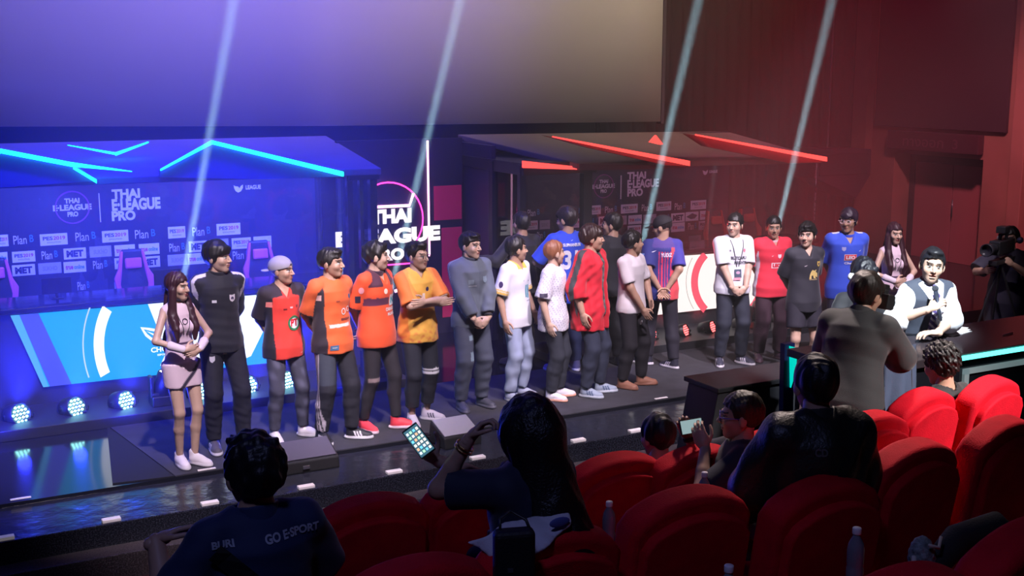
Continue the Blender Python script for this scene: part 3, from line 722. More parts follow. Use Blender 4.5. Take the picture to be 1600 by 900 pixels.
# right wall with a recessed doorway
brown = mat('brown_wall_panelling', (.36, .15, .115), .7, var=.12, vscale=1.5, bump=.05, bscale=20)
Y0, Y1, ZD = 13.47, 15.40, 1.86
mb = MB(); mb.box2((16, -2.6, -.9), (16.6, Y0, 7.4)); mb.box2((16, Y1, -.9), (16.6, 16.3, 7.4)); mb.box2((16, Y0, ZD), (16.6, Y1, 7.4)); mb.box2((16.6, -2.6, -.9), (16.7, 18.3, 7.4))
struct(mb.build('wall_right', brown))
dr = MB(); dr.box2((16.42, Y0+.12, 0), (16.47, (Y0+Y1)/2-.01, 1.70)); dr.box2((16.42, (Y0+Y1)/2+.01, 0), (16.47, Y1-.12, 1.70))
dr = struct(dr.build('door_1', mat('red_brown_door', (.42, .12, .13), .55, bump=.05, bscale=15), bevel=.006))
MB().tube([(16.38, 14.38, .8), (16.38, 14.38, 1.1)], .012).build('door_handle', steel, dr, True)
MB().box2((16.40, Y0, 0), (16.5, Y0+.12, 1.80)).box2((16.40, Y1-.12, 0), (16.5, Y1, 1.80)).box2((16.40, Y0, 1.70), (16.5, Y1, 1.86)).build('door_frame', mat('door_frame', (.10, .035, .045), .6), dr, bevel=.006)
dkp = mat('dark_acoustic_panel', (.050, .022, .030), .95, bump=.3, bscale=60)
struct(MB().box2((15.93, 13.03, 2.32), (16.0, 15.86, 6.6)).build('trim_2', dkp, bevel=.01))
struct(MB().box2((15.80, 12.55, -.4), (16.0, 12.8, 7.4)).build('trim_3', brown, bevel=.01))
struct(MB().box2((15.82, 15.95, 1.55), (16.0, 16.3, 7.4)).build('trim_4', brown, bevel=.01))
cur = MB(); n = 110; pts = [(10.35+5.65*i/n, 16.38+.05*math.sin(i*1.35)) for i in range(n+1)]
cur.add([(x, y, z) for x, y in pts for z in (0.0, 7.4)], [(2*i, 2*i+2, 2*i+3, 2*i+1) for i in range(n)])
o = cur.build('trim_5', mat('black_drape', (.030, .014, .026), .85, bump=.1, bscale=60), smooth=True); s_ = o.modifiers.new('s', 'SOLIDIFY'); s_.thickness = .02; struct(o)

# door sign
t = thing('door_sign', (15.9, 14.46, 2.10), 'unlit dark sign box mounted above the doorway in the brown side wall', 'sign')
MB().box((.02, 0, 0), (.14, 1.98, .32)).build('housing', mat('sign_face', (.075, .022, .032), .5), t, bevel=.01)
v, f, a = text_geo('ทางออก  3', .01)
MB().add([(-.055, .62-1.2*u, -.09+.16*w) for u, w in v], f).build('sign_lettering', mat('sign_letters', (.16, .06, .08), .5), t)

# ------------------------------------------------------------ cinema screen
t = thing('cinema_screen', (4, 16.5, 2.55), 'huge pale cinema screen hanging above both player booths', 'screen')
px = np.linspace(-420, 1032, 34); yy = np.interp(px, [-420, 0, 500, 1030], [196, 198, 197, 190])
P = [onz(x, y, 2.55) for x, y in zip(px, yy)]; mb = MB()
mb.add([(p.x-4, p.y-16.5, z) for p in P for z in (0, 4.4)], [(2*i, 2*i+2, 2*i+3, 2*i+1) for i in range(len(P)-1)])
o = mb.build('screen_fabric', mat('screen_white', (.62, .60, .62), .85, var=.03, vscale=.6, bump=.02, bscale=300), t, True); o.modifiers.new('s', 'SOLIDIFY').thickness = .03
mb = MB(); q = P[-1]; mb.box2((q.x-4, q.y-16.5-.02, -.03), (q.x-4+.05, q.y-16.5+.10, 4.4)); mb.build('screen_edge', mat('screen_masking', (.06, .05, .07), .9), t)

# ------------------------------------------------------------ stage carpets and markers
def mat_piece(name, pts, z, m, label):
    mb = MB(); mb.prism([(x, y, z) for x, y in pts], (0, 0, .010)); o = mb.build(name, m); tag(o, label, 'carpet'); return o
mat_piece('stage_carpet', [(1.48, 9.59), (1.96, 9.53), (1.73, 11.19), (1.71, 11.19)], .001, mat('carpet_dark', (.010, .010, .014), .95, bump=.4, bscale=300), 'narrow black carpet wedge at the blue end of the stage')
mat_piece('stage_carpet', [(1.97, 9.53), (15.9, 9.53), (15.9, 11.19), (1.74, 11.19)], .001, mat('carpet_black', (.040, .038, .048), .95, var=.25, vscale=5, bump=.4, bscale=300), 'long black stage carpet under the standing players')
mk = mat('marker_white', (.80, .72, .72), .5, emit=(.85, .75, .8), es=.12)
for i, (x, y) in enumerate([(8, 847), (176, 818), (330, 791), (480, 764), (617, 740), (745, 716), (900, 688), (985, 671)]):
    p = onz(x, y, -.03); o = MB().box((0, 0, .012), (.135, .06, .024)).build('step_marker', mk, loc=(p.x, 8.85, -.03), bevel=.004)
    tag(o, ['white step light at the far left end of the lower stage edge', 'white step light on the lower edge below the pink dressed hostess', 'white step light on the lower edge left of the navy shirt man', 'white step light on the lower edge right of the navy shirt man', 'white step light on the lower edge below the red shoes', 'white step light on the lower edge behind the glowing phone', 'white step light on the lower edge right of the long haired woman', 'white step light on the lower edge behind the small dark head'][i], 'marker', 'white markers along the stage step')
for i, (x, y) in enumerate([(33, 783), (319, 731), (1018, 618)]):
    p = onz(x, y, 0); o = MB().box((0, 0, .004), (.15, .03, .008)).build('edge_tape', mk, loc=(p.x, 9.56, .011), bevel=.002)
    tag(o, ['white edge strip by the blue floor reflections at the left', 'white edge strip near the pink hostess shoes', 'white edge strip beside the bare brown feet player'][i], 'marker', 'white strips on the upper stage edge')

# ------------------------------------------------------------ booths
PY = 13.88
def quadpx(x0, y0, x1, y1, Y): a = ony(x0, y0, Y); b = ony(x1, y1, Y); return a.x, b.x, b.z, a.z
navy = mat('backdrop_print', (.012, .014, .035), .6)
wh = mat('print_white', (.80, .80, .84), .5); wh_dim = mat('print_pale', (.45, .46, .52), .5)
inkb = mat('print_ink', (.02, .02, .06), .5); inkr = mat('print_red', (.55, .03, .08), .5); inkg = mat('print_grey', (.30, .30, .34), .5); inkc = mat('print_cyan', (.05, .35, .7), .5)
def logo_board(parent, kind, cx, cy, wpx=40, hpx=17, Y=PY):
    """one sponsor box on the backdrop: centre in photo pixels, on the plane Y"""
    p = ony(cx, cy, Y); w = abs(ony(cx+wpx/2, cy, Y).x-ony(cx-wpx/2, cy, Y).x); h = abs(ony(cx, cy-hpx/2, Y).z-ony(cx, cy+hpx/2, Y).z)
    mb = MB(); ms = [wh, inkb, inkr, inkg, inkc, wh_dim]
    x0, x1, z0, z1 = p.x-w/2, p.x+w/2, p.z-h/2, p.z+h/2; y = Y-.008
    if kind != 'plan': mb.mi(0 if kind != 'suk' else 5).box2((x0, Y-.006, z0), (x1, Y, z1))
    if kind == 'pes':
        mb.mi(1); put_text(mb, 'PES', x0+w*.10, x0+w*.46, z0+h*.45, z0+h*.78, y); mb.mi(2); put_text(mb, '2019', x0+w*.48, x1-w*.08, z0+h*.45, z0+h*.78, y); mb.mi(3); put_text(mb, 'EVOLUTION', x0+w*.25, x1-w*.25, z0+h*.18, z0+h*.32, y)
    elif kind == 'met': mb.mi(1); put_text(mb, 'MET', x0+w*.12, x1-w*.12, z0+h*.18, z0+h*.82, y, .06)
    elif kind == 'suk': mb.mi(3); put_text(mb, 'SUKHO', x0+w*.18, x1-w*.18, z0+h*.28, z0+h*.70, y)
    elif kind == 'true': mb.mi(2); put_text(mb, 'true', x0+w*.08, x0+w*.42, z0+h*.3, z0+h*.7, y); mb.mi(4); put_text(mb, 'online', x0+w*.46, x1-w*.08, z0+h*.3, z0+h*.7, y)
    elif kind == 'plan': mb.mi(0); put_text(mb, 'Plan', x0+w*.05, x0+w*.66, z0+h*.1, z0+h*.85, y, .0); mb.mi(4); put_text(mb, 'B', x0+w*.80, x1-w*.02, z0+h*.25, z0+h*.85, y, .0)
    elif kind == 'wing': mb.mi(1).prism([(x0+w*.05, y, z0+h*.5), (x0+w*.5, y, z0+h*.85), (x1-w*.1, y, z0+h*.6), (x1-w*.3, y, z0+h*.25), (x0+w*.4, y, z0+h*.2)], (0, -.001, 0))
    o = mb.build('sponsor_logo', ms, parent)
    return o
def title_block(parent, circ, bar, rows, fox=None, Y=PY):
    mb = MB(); ms = [wh, mat('logo_ring', (.32, .06, .28), .5)]
    for s_, (x0, y0, x1, y1) in rows: a, b_, c, d = quadpx(x0, y0, x1, y1, Y); put_text(mb, s_, a, b_, c, d, Y-.006, .05)
    a, b_, c, d = quadpx(*bar, Y); mb.box2((a, Y-.006, c), (b_, Y, d))
    cx, cy, r = circ; p = ony(cx, cy, Y); R = abs(ony(cx, cy-r, Y).z-p.z)
    mb.mi(1).tube([(p.x+R*math.cos(k*math.pi/16), Y-.005, p.z+R*math.sin(k*math.pi/16)) for k in range(33)], .008, 5, False)
    mb.mi(0)
    for s_, dy, hw, hh in (('THAI', .42, .45, .16), ('E·LEAGUE', 0, 1.15, .19), ('PRO', -.42, .32, .16)):
        put_text(mb, s_, p.x-R*hw, p.x+R*hw, p.z+R*(dy-hh), p.z+R*(dy+hh), Y-.006, .05)
    if fox:
        x, y, h = fox; q = ony(x, y, Y); k = abs(ony(x, y-h, Y).z-q.z)
        pts = [(q.x+k*a, Y-.006, q.z+k*b_) for a, b_ in ((-.9, .55), (-.55, .35), (-.1, .3), (.1, -.05), (.35, .35), (.75, .6), (.7, 0), (.35, -.55), (-.15, -.75), (-.6, -.45), (-.8, .05))]
        mb.prism(pts, (0, .004, 0)); put_text(mb, 'LEAGUE', q.x+k*1.2, q.x+k*3.9, q.z-k*.3, q.z+k*.45, Y-.006, .04)
    return mb.build('printed_title', ms, parent)

def neon_strip(parent, name, pts, w, m, d=(0, -.03, 0)):
    mb = MB(); mb.prism(pts, d); return mb.build(name, m, parent)

def build_booth(label, side, x0, x1, roof, gables, strips, led):
    t = thing('player_booth', (0, 0, 0), label, 'booth', 'player booths on the stage')
    cm = (.01, .85, 1.0) if side == 'blue' else (1.0, .06, .05)
    neon = mat('neon_'+side, (.02, .02, .02), .4, emit=cm, es=3.2 if side == 'blue' else 2.2)
    MB().box2((x0, PY, 0), (x1, PY+.08, 2.42)).build('backdrop_wall', navy, t)
    MB().box2((x0, 12.02, 0), (x1, 12.55, 1.02)).build('counter_base', blk, t)
    MB().box2((x0-.02, 11.94, 1.02), (x1+.0, 12.60, 1.07)).build('counter_top', blk_gloss, t, bevel=.006)
    struct(MB().box2((x0, 11.20, 0), (x1+.05, 12.015, .10)).build('floor_plinth', blk, bevel=.005))
    # roof slab
    mb = MB(); mb.prism([tuple(p) for p in roof], (0, 0, -.07)); mb.build('roof', mat('roof_'+side, (.16, .14, .20) if side == 'blue' else (.20, .16, .15), .7, var=.15, vscale=1.2), t, bevel=.01)
    for g in gables:
        mb = MB(); mb.prism([tuple(p) for p in g], (0, .05, 0)); mb.build('fascia_panel', mat('fascia_'+side, (.12, .12, .30) if side == 'blue' else (.10, .03, .04), .5), t)
    for s_ in strips: neon_strip(t, 'neon_strip', [tuple(p) for p in s_], 0, neon)
    return t, neon, led
Y = 11.8
def at(x, y, Y=11.8): return ony(x, y, Y)
def off(p, dy=-.01): return (p.x, p.y+dy, p.z)
def strip(x0, y0, x1, y1, w0, w1, Y=11.79):
    return [off(at(x0, y0, Y)), off(at(x1, y1, Y)), off(at(x1, y1+w1, Y)), off(at(x0, y0+w0, Y))]
# left (blue) booth
roofL = [Vector((-1.2, 11.85, 2.31)), Vector((4.78, 11.85, 2.27)), Vector((4.93, 14.0, 2.51)), Vector((-1.2, 14.0, 2.53))]
gabL = [[at(250, 266), at(330, 222), at(535, 270), at(535, 276), at(410, 280), at(250, 277)],
        [at(-60, 226), at(0, 234), at(116, 255), at(150, 283), at(0, 293), at(-60, 296)]]
stL = [strip(250, 264, 330, 219, 2.5, 6), strip(330, 219, 535, 268, 6, 7.5), strip(-60, 225, 0, 233, 7, 7), strip(0, 232, 110, 253, 7, 7), strip(110, 253, 205, 267, 7, 1), strip(114, 259, 150, 280, 5, 6),
       strip(105, 226, 180, 238, 1, 4, 12.9), strip(180, 238, 231, 221, 5, 2, 12.9)]
bL, neoB, _ = build_booth('blue lit player booth with cyan roof lines and a blue circle panel', 'blue', -1.2, 4.75, roofL, gabL, stL, None)
for s_, ym in ((stL[6], 0), (stL[7], 0)): pass
# side screens, posts and glass
gl = glass_mat('booth_glass', (.93, .94, .97))
for p_ in ((4.44, 4.50, 11.98, 12.06), (4.58, 4.62, 11.98, 12.06), (4.70, 4.78, 11.98, 12.08), (4.72, 4.78, 12.9, 12.96), (4.72, 4.78, 13.8, 13.88)):
    MB().box2((p_[0], p_[2], 1.0 if p_[0] < 4.7 else 0), (p_[1], p_[3], 2.28)).build('post', blk_gloss, bL, bevel=.004)
MB().box2((4.45, 11.96, 2.14), (4.80, 13.9, 2.27)).build('post_header', blk, bL, bevel=.005)
MB().box2((-1.2, 12.03, 1.07), (4.44, 12.04, 2.25)).build('front_glass', gl, bL)
MB().box2((4.75, 12.08, 1.0), (4.76, 12.9, 2.2)).build('side_glass', gl, bL)
rows = [('pes', 3, 376, 20), ('plan', 36, 374, 34), ('pes', 84, 374, 43), ('plan', 133, 369, 34), ('pes', 180, 369, 41), ('plan', 226, 365, 34), ('pes', 276, 363, 27), ('plan', 314, 361, 30), ('pes', 357, 358, 37),
        ('true', -2, 403, 28), ('pes', 37, 401, 36), ('plan', 77, 398, 27), ('met', 117, 396, 35), ('suk', 157, 393, 34), ('true', 195, 391, 32), ('true', 233, 389, 32), ('plan', 276, 386, 26), ('met', 309, 385, 28), ('suk', 342, 382, 30), ('pes', 377, 380, 30), ('true', 410, 378, 28), ('pes', 408, 378, 20),
        ('true', -2, 424, 30), ('met', 37, 422, 36), ('suk', 78, 419, 36), ('true', 117, 417, 35), ('plan', 156, 413, 24), ('pes', 195, 411, 32), ('met', 235, 409, 30), ('suk', 277, 406, 30), ('true', 308, 404, 30), ('pes', 342, 401, 30), ('plan', 376, 398, 28), ('met', 410, 397, 28), ('plan', 130, 446, 20), ('suk', 187, 449, 16)]
for kd, x, y, w in rows:
    if (kd, x) == ('pes', 408): continue
    logo_board(bL, kd, x, y, w, 18 if y < 380 else 17)
title_block(bL, (113, 324, 25), (155, 302, 156.5, 347), [('THAI', (174, 296, 219, 309)), ('E·LEAGUE', (174, 311, 251, 326)), ('PRO', (174, 330, 212, 343.5))], (373, 294, 9))

# LED desk panels: outline in photo pixels on the plane Y=12, content as flat coloured areas of the display
LY = 11.985
def led_poly(mb, pts, dy=0): mb.add([tuple(ony(x, y, LY)-Vector((0, dy, 0))) for x, y in pts], [tuple(range(len(pts)))])
def L_top(x): return 493-.0838*(x-16)
def L_bot(x): return 605-.107*(x-67)
def em(name, c, s_=1.0): return mat(name, (.01, .01, .01), .5, emit=c, es=s_)
P_ = MB(); oc = [(16, 493), (484, L_top(484)), (420, L_bot(420)), (67.5, 605)]
fr = MB(); fr.prism([tuple(ony(x, y, LY+.004)) for x, y in oc], (0, .04, 0)); led = fr.build('led_display', blk, bL)
led_poly(P_, oc); P_.build('display_image', em('led_cyan', (.0, .38, .72), 1.05), led)
P_ = MB(); led_poly(P_, [(30, L_top(30)), (60, L_top(60)), (112, L_bot(112)), (78, L_bot(78))], .003); P_.build('display_band', em('led_violet', (.07, .10, .80), .9), led)
P_ = MB(); led_poly(P_, [(16, 493), (30, L_top(30)), (76, L_bot(76)), (67.5, 605)], .003); P_.build('display_band', em('led_lightcyan', (.10, .50, .85), .9), led)
def arc_pts(cx, cy, rx, ry, a0, a1, n=16): return [(cx+rx*math.cos(math.radians(a0+(a1-a0)*i/n)), cy-ry*math.sin(math.radians(a0+(a1-a0)*i/n))) for i in range(n+1)]
def led_ring(cx, cy, r0, r1, a0, a1, dy=.004, sx=.86):
    P_ = MB(); a = arc_pts(cx, cy, r0*sx, r0, a0, a1); b_ = arc_pts(cx, cy, r1*sx, r1, a0, a1)
    for i in range(16): led_poly(P_, [a[i], a[i+1], b_[i+1], b_[i]], dy)
    return P_
led_ring(246, 537, 97, 116, 149, 207).build('display_ring', em('led_white', (.9, 1.0, 1.0), 1.25), led)
led_ring(246, 537, 134, 136.5, 155, 203).build('display_ring', em('led_thin', (.6, .75, .75), 1.0), led)
P_ = MB(); led_poly(P_, [(231, L_top(231)), (400, L_top(400)), (420, 500), (392, L_bot(392)-14), (368, L_bot(368)-6), (250, L_bot(250)-14), (262, 545), (243, 505)], .003); P_.build('display_shape', em('led_white', (.9, 1.0, 1.0)), led)
P_ = MB()  # winged emblem outline and lettering
for pts in ([(219, 511), (232, 512), (262, 517), (262, 521), (234, 516.5), (224, 514)], [(219, 511), (224, 514), (230, 522), (243, 532), (262, 535), (262, 538), (241, 536), (227, 525)], [(228, 517), (248, 524), (262, 527), (262, 530), (246, 528)]): led_poly(P_, pts, .006)
def led_text(P_, s_, x0, y0, x1, y1, dy=.006):
    v, f, a = text_geo(s_, .03); A = ony(x0, y1, LY); B = ony(x1, y1, LY); h = ony(x0, y0, LY).z-A.z; P_.add([(A.x+(B.x-A.x)*u, LY-dy, A.z+h*w) for u, w in v], f)
led_text(P_, 'CHO', 236, 543, 262, 551); led_text(P_, 'ESPORT', 246, 553, 262, 556)
P_.build('display_emblem', em('led_white', (.9, 1.0, 1.0)), led)

# centre banner between the booths
BYc = 13.45
t = thing('title_banner', (0, 0, 0), 'dark banner wall with pink neon ring and big white league lettering between the booths', 'banner')
MB().box2((4.86, BYc, 0), (6.52, BYc+.06, 2.47)).build('banner_board', mat('banner_black', (.016, .010, .024), .6), t)
MB().box2((6.22, BYc-.01, .2), (6.50, BYc, 1.35)).box2((6.12, BYc-.01, 1.45), (6.50, BYc, 1.88)).build('red_panel', mat('banner_red', (.45, .02, .07), .6, emit=(.5, .01, .05), es=.25), t)
mb = MB()
for s_, (x0, y0, x1, y1) in (('THAI', (578, 328, 642, 347)), ('E·LEAGUE', (523, 362, 687, 375)), ('PRO', (582, 390, 631, 405))):
    a, b_, c, d = quadpx(x0, y0, x1, y1, BYc); v, f, _a = text_geo(s_, .06); k0 = len(mb.v); mb.add([(a+(b_-a)*u, BYc-.02, c+(d-c)*w) for u, w in v], f)
mb.build('banner_lettering', em('sign_white', (1.0, .92, 1.0), 1.3), t)
npk = em('neon_pink', (1.0, .05, .38), 3.0); npw = em('neon_pink_white', (1.0, .45, .75), 3.5); ncy = em('neon_cyan_white', (.25, .80, 1.0), 4.0)
p = ony(605, 344, BYc); R_ = .50*abs(ony(605, 285, BYc).z-ony(605, 403, BYc).z)
MB().tube([(p.x+R_*math.cos(math.radians(a)), BYc-.03, p.z+R_*math.sin(math.radians(a))) for a in range(-60, 241, 10)], .010, 6).build('neon_ring', npk, t, True)
MB().tube([(ony(x, y, BYc-.03)) for x, y in ((575, 324), (640, 321), (646, 302))], .018, 6).build('neon_bar', npw, t, True)
MB().tube([(ony(x, y, BYc-.03)) for x, y in ((606, 414), (648, 411), (649, 424))], .010, 6).build('neon_bar', npk, t, True)
MB().tube([(ony(x, y, BYc-.03)) for x, y in ((668, 220), (671, 400))], .014, 6).build('neon_tube', npw, t, True)
MB().tube([(ony(x, y, BYc-.03)) for x, y in ((541, 288), (539, 360), (537, 440))], .016, 6).build('neon_tube', ncy, t, True)
MB().tube([(ony(x, y, BYc-.4)) for x, y in ((617, 455), (630, 451))], .020, 6).build('neon_bar', npw, t, True)

# right (red) booth
roofR = [Vector((7.26, 11.85, 2.23)), Vector((11.0, 11.85, 2.17)), Vector((11.1, 14.0, 2.42)), Vector((6.72, 14.0, 2.48))]
gabR = [[at(905, 256), at(1076, 259), at(1080, 262), at(950, 266), at(905, 266)]]
stR = [strip(862, 212.5, 1075, 251, 2, 8, 11.7), strip(815, 251, 908, 261, 11, 4, 12.0), strip(1085, 209.5, 1289, 245, 2, 7, 11.7), [at(1013, 222), at(1023, 211), at(1034, 225), at(1030, 226)]]
bR, neoR, _ = build_booth('red lit player booth with glowing red roof edges behind the players', 'red', 6.62, 11.1, roofR, gabR, stR, None)
wedge = mat('roof_wedge', (.30, .05, .05), .6)
MB().prism([tuple(at(862, 214, 11.72)), tuple(at(1075, 260, 11.72)), tuple(at(1040, 258, 11.72)), tuple(at(925, 232, 11.72))], (0, .25, .01)).build('roof_blade', wedge, bR)
MB().prism([tuple(at(1085, 211, 11.72)), tuple(at(1290, 253, 11.72)), tuple(at(1235, 255, 11.72)), tuple(at(1115, 231, 11.72))], (0, .25, .01)).build('roof_blade', wedge, bR)
MB().box2((6.62, 12.85, 0), (6.68, 13.9, 2.40)).build('side_wall', mat('side_panel', (.045, .035, .070), .35, var=.2, vscale=2), bR)
for p_ in ((6.58, 6.66, 12.75, 12.85), (6.58, 6.66, 12.05, 12.12), (7.42, 7.54, 12.0, 12.1)):
    MB().box2((p_[0], p_[2], 0), (p_[1], p_[3], 2.22)).build('post', blk, bR, bevel=.004)
MB().box2((6.6, 12.0, 2.10), (7.6, 13.9, 2.24)).build('post_header', blk, bR, bevel=.005)
MB().box2((6.62, 12.12, .1), (6.63, 12.75, 2.15)).build('side_glass', gl, bR)
MB().box2((6.66, 12.04, 1.07), (11.1, 12.05, 2.12)).build('front_glass', gl, bR)
rows = [('pes', 930, 328, 17), ('plan', 954, 327, 20), ('pes', 983, 326, 26), ('plan', 1010, 324, 17), ('pes', 1037, 322, 23), ('plan', 1062, 322, 18), ('pes', 1091, 320, 24), ('plan', 833, 332, 20), ('plan', 898, 330, 20),
        ('plan', 922, 346, 12), ('met', 945, 345, 20), ('suk', 973, 344, 12), ('true', 992, 343, 21), ('suk', 1015, 342, 20), ('plan', 1038, 340, 16), ('met', 1059, 340, 21), ('wing', 1081, 338, 20), ('true', 1103, 336, 19), ('suk', 1119, 335, 7), ('pes', 830, 352, 20), ('suk', 851, 351, 16), ('pes', 896, 349, 20),
        ('pes', 991, 359, 21), ('suk', 1038, 356, 14), ('true', 1059, 355, 21), ('plan', 1081, 353, 14), ('pes', 1101, 352, 19), ('met', 1118, 350, 8), ('suk', 1085, 375, 19), ('met', 890, 367, 20), ('plan', 845, 367, 14)]
for kd, x, y, w in rows: logo_board(bR, kd, x, y, w, 14)
title_block(bR, (943, 291, 18), (969.5, 274, 970.5, 311), [('THAI', (980, 269, 1009, 279)), ('E·LEAGUE', (980, 281, 1029, 292)), ('PRO', (980, 295, 1004, 306))], (1102, 269, 6))
P_ = MB(); oc = [(985, 405), (1240, 388), (1205, 472), (1010, 494)]
fr = MB(); fr.prism([tuple(ony(x, y, LY+.004)) for x, y in oc], (0, .04, 0)); led = fr.build('led_display', blk, bR)
led_poly(P_, oc); P_.build('display_image', em('led_warmwhite', (1.0, .93, .90), 1.1), led)
led_ring(1137, 441, 52, 64, 132, 228, sx=.9).build('display_ring', em('led_pink', (.95, .10, .16), 1.0), led)
led_ring(1137, 441, 52, 64, -48, 48, sx=.9).build('display_ring', em('led_pink', (.95, .10, .16), 1.0), led)
led_ring(1137, 441, 72, 73, 148, 215, sx=.9).build('display_ring', em('led_grey', (.5, .5, .5), .7), led)
P_ = MB(); led_poly(P_, [(1096, 398), (1117, 397), (1118, 440), (1113, 470), (1100, 440)], .002) if False else None

# hanging loudspeaker beside the curtain
t = thing('hanging_loudspeaker', (14.6, 15.6, 1.95), 'black loudspeaker cabinet hanging at the corner of the side wall', 'loudspeaker')
MB().prism([(-.55, -.3, -.45), (.45, -.3, -.85), (.75, -.3, -.45), (.75, -.3, .0), (-.55, -.3, .05)], (0, .6, 0)).build('cabinet', mat('speaker_dark', (.028, .014, .024), .7), t, bevel=.02)
MB().box2((-.45, -.33, -.42), (.65, -.305, -.05)).build('grille', mat('speaker_grille', (.018, .010, .016), .8, bump=.5, bscale=200), t, bevel=.01)
MB().tube([(0, 0, 0), (0, 0, 5.4)], .015).build('hanging_rod', steel, t)

# ------------------------------------------------------------ haze over the stage
hz = MB().box2((-3.9, 8.75, .004), (15.78, 16.30, 7.3)).build('stage_haze', None if False else blk)
m = bpy.data.materials.new('haze'); m.use_nodes = True; nt = m.node_tree; nt.nodes.clear(); oo = nt.nodes.new('ShaderNodeOutputMaterial'); vs = nt.nodes.new('ShaderNodeVolumeScatter')
vs.inputs['Color'].default_value = (1, 1, 1, 1); vs.inputs['Density'].default_value = .020; vs.inputs['Anisotropy'].default_value = .25; nt.links.new(vs.outputs[0], oo.inputs['Volume'])
hz.data.materials.clear(); hz.data.materials.append(m); hz['kind'] = 'stuff'; hz['label'] = 'thin theatrical haze hanging over the lit stage'; hz['category'] = 'haze'

# ------------------------------------------------------------ LED par cans, moving heads
def par_can(px, py, side, label, Yp=11.5):
    p = ony(px, py, Yp); hz_ = max(.16, p.z); t = thing('par_can', (p.x, Yp, .10), label, 'stage light', 'led par lights on the plinth', rz=0)
    aim = Matrix.Rotation(math.radians(28), 4, 'Z') @ Matrix.Rotation(math.radians(75 if side == 'blue' else 72), 4, 'X'); C = Matrix.Translation((0, 0, hz_-.10)) @ aim
    r = .105 if side == 'blue' else .085
    MB().lathe([(r*.6, -.16), (r*.95, -.13), (r, -.10), (r, .04), (r*.93, .04), (r*.93, .02), (.001, .02)], 24, C).build('housing', blk_plastic, t, True)
    pts = []; rows_ = 5; d = r*.36; n = 0
    mb = MB()
    for j in range(-2, 3):
        for i in range(-2, 3):
            x = (i+(.5 if j % 2 else 0))*d; y = j*d*.87
            if x*x+y*y < (r*.86)**2: mb.ball(tuple((C @ Vector((x, y, .030)))), r*.115, 8, 5)
    mb.build('lens_array', em('led_dot_'+side, (.35, 1.0, .95) if side == 'blue' else (1.0, .10, .10), 9.0 if side == 'blue' else 5.0), t, True)
    zc = hz_-.10; MB().tube([(-r-.02, 0, zc), (-r-.02, .02, .02), (r+.02, .02, .02), (r+.02, 0, zc)], .008, 6).build('yoke', blk_plastic, t)
    MB().box((0, .02, .010), (.20, .10, .02)).build('foot', blk_plastic, t, bevel=.004)
    d = Vector((.10, -.30, 1.0)); src = Vector((p.x, Yp-.06, hz_+.06))
    spot('par_lamp', src+Vector((0, -.12, .06)), src+d*5, 2000 if side == 'blue' else 420, BLUE if side == 'blue' else (1.0, .05, .08), 62, .9, .07)
    if side == 'blue': spot('par_flood', src+Vector((0, -.14, .02)), src+Vector((-.3, -1.2, .9)), 70, BLUE, 120, .9, .06)
    return p
names = ['farthest left of the blue par lights glowing on the plinth', 'blue par light just left of the middle of the cyan display', 'blue par light under the thick white display ring', 'blue par light between the hostess and the black tracksuit player', 'blue par light beside the black tracksuit player knees', 'blue par light glimpsed behind the grey cap player knees']
PARS = []
for (x, y), nme in zip([(30, 655), (117, 648), (195, 636), (316, 620), (388, 613), (447, 606)], names): PARS.append((par_can(x, y, 'blue', nme), 'blue'))
names = ['red par light right behind the knees of the striped jersey player', 'red par light with dotted lens under the white display', 'red par light left of the lanyard man knees', 'red par light between the lanyard man legs', 'red par light between the red and black jersey players', 'red par light beside the bare legs of the black jersey player']
for (x, y), nme in zip([(1017, 521), (1068, 519), (1110, 512), (1163, 510), (1225, 503), (1251, 494)], names): PARS.append((par_can(x, y, 'red', nme), 'red'))
def moving_head(px, py, tx, ty, label, Yt):
    p = ony(px, py, 11.45); tgt = ony(tx, ty, Yt); t = thing('moving_head_light', (p.x, 11.45, .10), label, 'stage light', 'moving head lights throwing the beams'); zc = max(.25, p.z-.10)
    d = (tgt-p).normalized(); q = d.to_track_quat('Z', 'Y').to_matrix().to_4x4(); C = Matrix.Translation((0, 0, zc-.06)) @ q
    MB().box((0, 0, .05), (.28, .22, .10)).build('base', blk_plastic, t, bevel=.01)
    MB().box((-.13, 0, .10+(zc-.08)/2), (.03, .12, zc-.04)).box((.13, 0, .10+(zc-.08)/2), (.03, .12, zc-.04)).box((0, 0, .115), (.26, .14, .03)).build('yoke', blk_plastic, t, bevel=.006)
    MB().lathe([(.05, -.13), (.095, -.10), (.10, .0), (.085, .12), (.075, .135), (.07, .12)], 20, C).build('head', blk_plastic, t, True)
    MB().lathe([(.066, .118), (.066, .124), (.001, .126)], 20, C).build('lens', em('beam_lens', (.75, .9, 1.0), 14), t)
    src = Vector((p.x, 11.45, .10+zc-.06))+d*.16
    s_ = spot('beam_lamp', src, src+d*5, BEAM_POWER, (.50, .85, 1.0), 1.9, .35, .03); return s_
BEAM_POWER = 260000
moving_head(257, 600, 365, 0, 'moving head lamp behind the pink hostess skirt throwing the leftmost beam', 11.1)
moving_head(586, 572, 722, 0, 'moving head lamp behind the red shoe player throwing the second beam', 11.1)
moving_head(973, 530, 1095, 0, 'moving head lamp behind the white tee player throwing the third beam', 11.1)
moving_head(1183, 512, 1305, 0, 'moving head lamp behind the red jersey player throwing the rightmost beam', 11.1)

